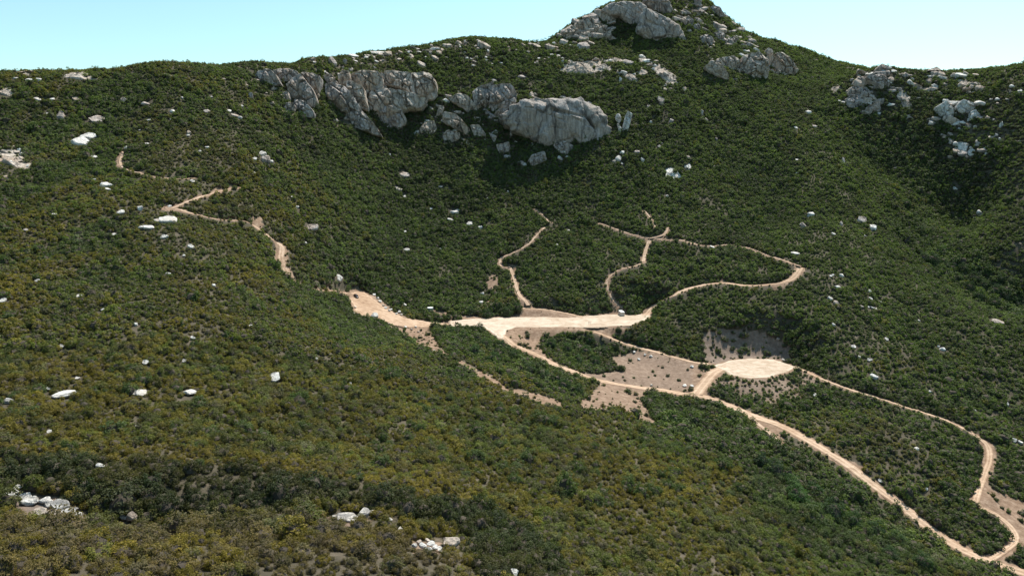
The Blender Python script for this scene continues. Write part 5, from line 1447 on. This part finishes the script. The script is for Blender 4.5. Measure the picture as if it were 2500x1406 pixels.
def build_person(loc, heading, label, shirt, trousers, pose):
    root = thing('person', loc, heading, label=label, category='person')
    J = {'pel': (0, 0, 0.96, .125, .15), 'wai': (0, 0, 1.12, .11, .14), 'che': (0, 0, 1.33, .12, .17), 'neck': (0.01, 0, 1.5, .058, .058), 'head0': (0.02, 0, 1.58, .075, .07), 'head1': (0.03, 0, 1.68, .098, .08), 'head2': (0.02, 0, 1.765, .06, .055)}
    st, sw = pose
    E = [('pel', 'wai'), ('wai', 'che'), ('che', 'neck'), ('neck', 'head0'), ('head0', 'head1'), ('head1', 'head2')]
    for s, nm in ((-1, 'r'), (1, 'l')):
        f = st * s
        J.update({'hip' + nm: (0, .10 * s, .9, .095, .095), 'kne' + nm: (f * .5 + 0.03, .11 * s, .49, .062, .062), 'ank' + nm: (f, .11 * s, .09, .042, .042), 'toe' + nm: (f + .17, .13 * s, .045, .035, .045),
                  'sho' + nm: (0, .19 * s, 1.42, .062, .062), 'elb' + nm: (-f * sw * .5, .25 * s, 1.14, .044, .044), 'wri' + nm: (-f * sw + .1, .24 * s, .9, .03, .03), 'han' + nm: (-f * sw + .14, .24 * s, .82, .03, .04)})
        E += [('pel', 'hip' + nm), ('hip' + nm, 'kne' + nm), ('kne' + nm, 'ank' + nm), ('ank' + nm, 'toe' + nm), ('che', 'sho' + nm), ('sho' + nm, 'elb' + nm), ('elb' + nm, 'wri' + nm), ('wri' + nm, 'han' + nm)]
        for k in range(4):
            a = (k - 1.5) * 0.02
            J['f%d%s' % (k, nm)] = (-f * sw + .16 + a * 0.3, .24 * s + a, .74 + 0.008 * abs(k - 1), .0095, .0095)
            E.append(('han' + nm, 'f%d%s' % (k, nm)))
        J['th' + nm] = (-f * sw + .19, .215 * s, .80, .010, .010); E.append(('han' + nm, 'th' + nm))
    keys = list(J)
    me = bpy.data.meshes.new('body')
    me.from_pydata([J[k][:3] for k in keys], [(keys.index(a), keys.index(b)) for a, b in E], [])
    o = link('body', me, root)
    md = o.modifiers.new('skin', 'SKIN'); md.use_smooth_shade = True
    for i, k in enumerate(keys):
        o.data.skin_vertices[0].data[i].radius = J[k][3:5]
    o.data.skin_vertices[0].data[0].use_root = True
    o.modifiers.new('sub', 'SUBSURF').render_levels = 2
    t = NT('clothes_' + label[:9].replace(' ', '_'))
    sx = t.n('ShaderNodeSeparateXYZ'); t.l(t.n('ShaderNodeTexCoord').outputs['Object'], sx.inputs[0])
    r = t.n('ShaderNodeValToRGB'); r.color_ramp.interpolation = 'CONSTANT'
    e = r.color_ramp.elements
    for _ in range(3): e.new(0.5)
    for el, (p, c) in zip(e, ((0.0, (.03, .027, .025)), (0.05, trousers), (0.52, shirt), (0.755, (.45, .28, .2)), (0.99, (.45, .28, .2)))):
        el.position = p; el.color = (*c, 1)
    t.l(t.math('DIVIDE', sx.outputs['Z'], 2.0), r.inputs['Fac']); t.color(r.outputs['Color'])
    me.materials.append(t.m)
    V, F = ico(2); V = V * np.array([.115, .1, .11]) + np.array([-0.005, 0, 1.70])
    keep = (V[F].mean(1)[:, 2] > 1.70) | (V[F].mean(1)[:, 0] < -0.03)
    link('hair', make_mesh('hair', V, F[keep], M_BLACK, True), root)
    return root

def shelf_pt(u, v):
    p = on_level([(u, v)], SHELF_Z + 0.12)[0]
    return (p[0], p[1], SHELF_Z + 0.12)

_c = cast([869], [726])[0]
build_car((_c[0], _c[1], LOT_F(_c[0], _c[1]) + 0.13), math.radians(-52), (-_cf[1], -_cf[2], 1.0))
build_quad(shelf_pt(1115, 790.5), math.radians(4))
build_person(shelf_pt(1438, 791), math.radians(200), 'person in dark clothes walking on the pale shelf', (.03, .03, .028), (.025, .022, .02), (0.22, 0.7))
build_person(shelf_pt(1442.5, 790), math.radians(170), 'person in grey shirt standing beside the one in dark clothes', (.10, .10, .09), (.05, .05, .045), (0.08, 0.4))

# shipping container: corrugated walls, doors on the end that faces the camera
_s = shelf_pt(1520.5, 771.5)
root = thing('storage_container', (_s[0], _s[1], _s[2]), math.radians(8), label='white roofed steel storage container at the back right of the pale shelf', category='container')
Wd, Ln, Hh = 2.44, 6.06, 2.59
bm = bmesh.new()
def corr(p0, p1, nrm, n=26):
    p0, p1, nrm = Vector(p0), Vector(p1), Vector(nrm)
    a = []
    for k in range(n * 4 + 1):
        f = k / (n * 4); d = (0.0, 0.0, -0.036, -0.036)[k % 4]
        q = p0.lerp(p1, f) + nrm * d
        a.append((bm.verts.new(q + Vector((0, 0, 0.16))), bm.verts.new(q + Vector((0, 0, Hh - 0.1)))))
    for x, y in zip(a, a[1:]): bm.faces.new((x[0], y[0], y[1], x[1]))
corr((-Wd / 2 + .01, 0.02, 0), (-Wd / 2 + .01, Ln - .02, 0), (-1, 0, 0))
corr((Wd / 2 - .01, 0.02, 0), (Wd / 2 - .01, Ln - .02, 0), (1, 0, 0))
corr((-Wd / 2 + .02, Ln - .01, 0), (Wd / 2 - .02, Ln - .01, 0), (0, 1, 0), 10)
bm_obj('wall', bm, M_CREAM, root)
bm = bmesh.new(); bm_box(bm, -Wd / 2, Wd / 2, 0, Ln, Hh - 0.1, Hh, 0.01, 0.01, 0, 0.015); bm_obj('roof_panel', bm, M_WHITE, root)
bm = bmesh.new()
for xx in (-Wd / 2, Wd / 2 - 0.12):
    for yy in (-0.02, Ln - 0.12): bm_box(bm, xx - 0.003, xx + 0.123, yy, yy + 0.14, 0, Hh - 0.101)
for xx in (-Wd / 2, Wd / 2 - 0.1): bm_box(bm, xx, xx + 0.1, 0.13, Ln - 0.13, 0.0, 0.16)
bm_box(bm, -Wd / 2 + 0.13, Wd / 2 - 0.13, 0.0, 0.1, 0.0, 0.16)
bm_obj('frame', bm, M_CREAM, root)
for sg in (-1, 1):
    bm = bmesh.new(); x0, x1 = (0.01, Wd / 2 - 0.13) if sg > 0 else (-Wd / 2 + 0.13, -0.01)
    bm_box(bm, x0, x1, -0.012, 0.04, 0.17, Hh - 0.12, 0, 0, 0, 0.01); dr = bm_obj('door', bm, M_CREAM, root)
    bm = bmesh.new(); xm = (x0 + x1) / 2
    for xx in (xm - 0.25, xm + 0.25): bm_tube(bm, [(xx, -0.05, 0.2), (xx, -0.05, Hh - 0.15)], 0.018, 6)
    bm_box(bm, xm - 0.25, xm + 0.1, -0.075, -0.045, 1.15, 1.21); bm_obj('lock_rod', bm, M_STEEL, dr)

# water tank
_c = cast([1050.5], [763])[0]
_c[2] = hgt(_c[0], _c[1])
root = thing('water_tank', (_c[0], _c[1], _c[2]), 0, label='round galvanised water tank with a white top in brush left of the shelf', category='water tank')
TR, THh = 1.85, 3.3
bm = bmesh.new()
prof = [(TR, -0.8)]
for k in range(30):
    prof.append((TR + (0.02 if k % 2 else 0.0), k * THh / 29))
bm_lathe(bm, prof, 48); bm_obj('tank_wall', bm, M_GALV, root, True)
bm = bmesh.new(); bm_lathe(bm, [(TR + 0.05, THh - 0.06), (TR + 0.05, THh + 0.04), (TR * 0.55, THh + 0.12), (0.3, THh + 0.2)], 48); lidp = bm_obj('tank_roof', bm, M_WHITE, root)
bm = bmesh.new(); bm_lathe(bm, [(0.28, THh + 0.18), (0.28, THh + 0.3), (0.2, THh + 0.33)], 20); bm_obj('hatch', bm, M_GALV, lidp)
bm = bmesh.new()
for yy in (-0.2, 0.2): bm_tube(bm, [(TR + 0.14, yy, 0), (TR + 0.14, yy, THh + 0.5)], 0.025, 6)
for k in range(10): bm_tube(bm, [(TR + 0.14, -0.2, 0.3 + k * 0.32), (TR + 0.14, 0.2, 0.3 + k * 0.32)], 0.015, 6)
bm_obj('ladder', bm, M_STEEL, root)
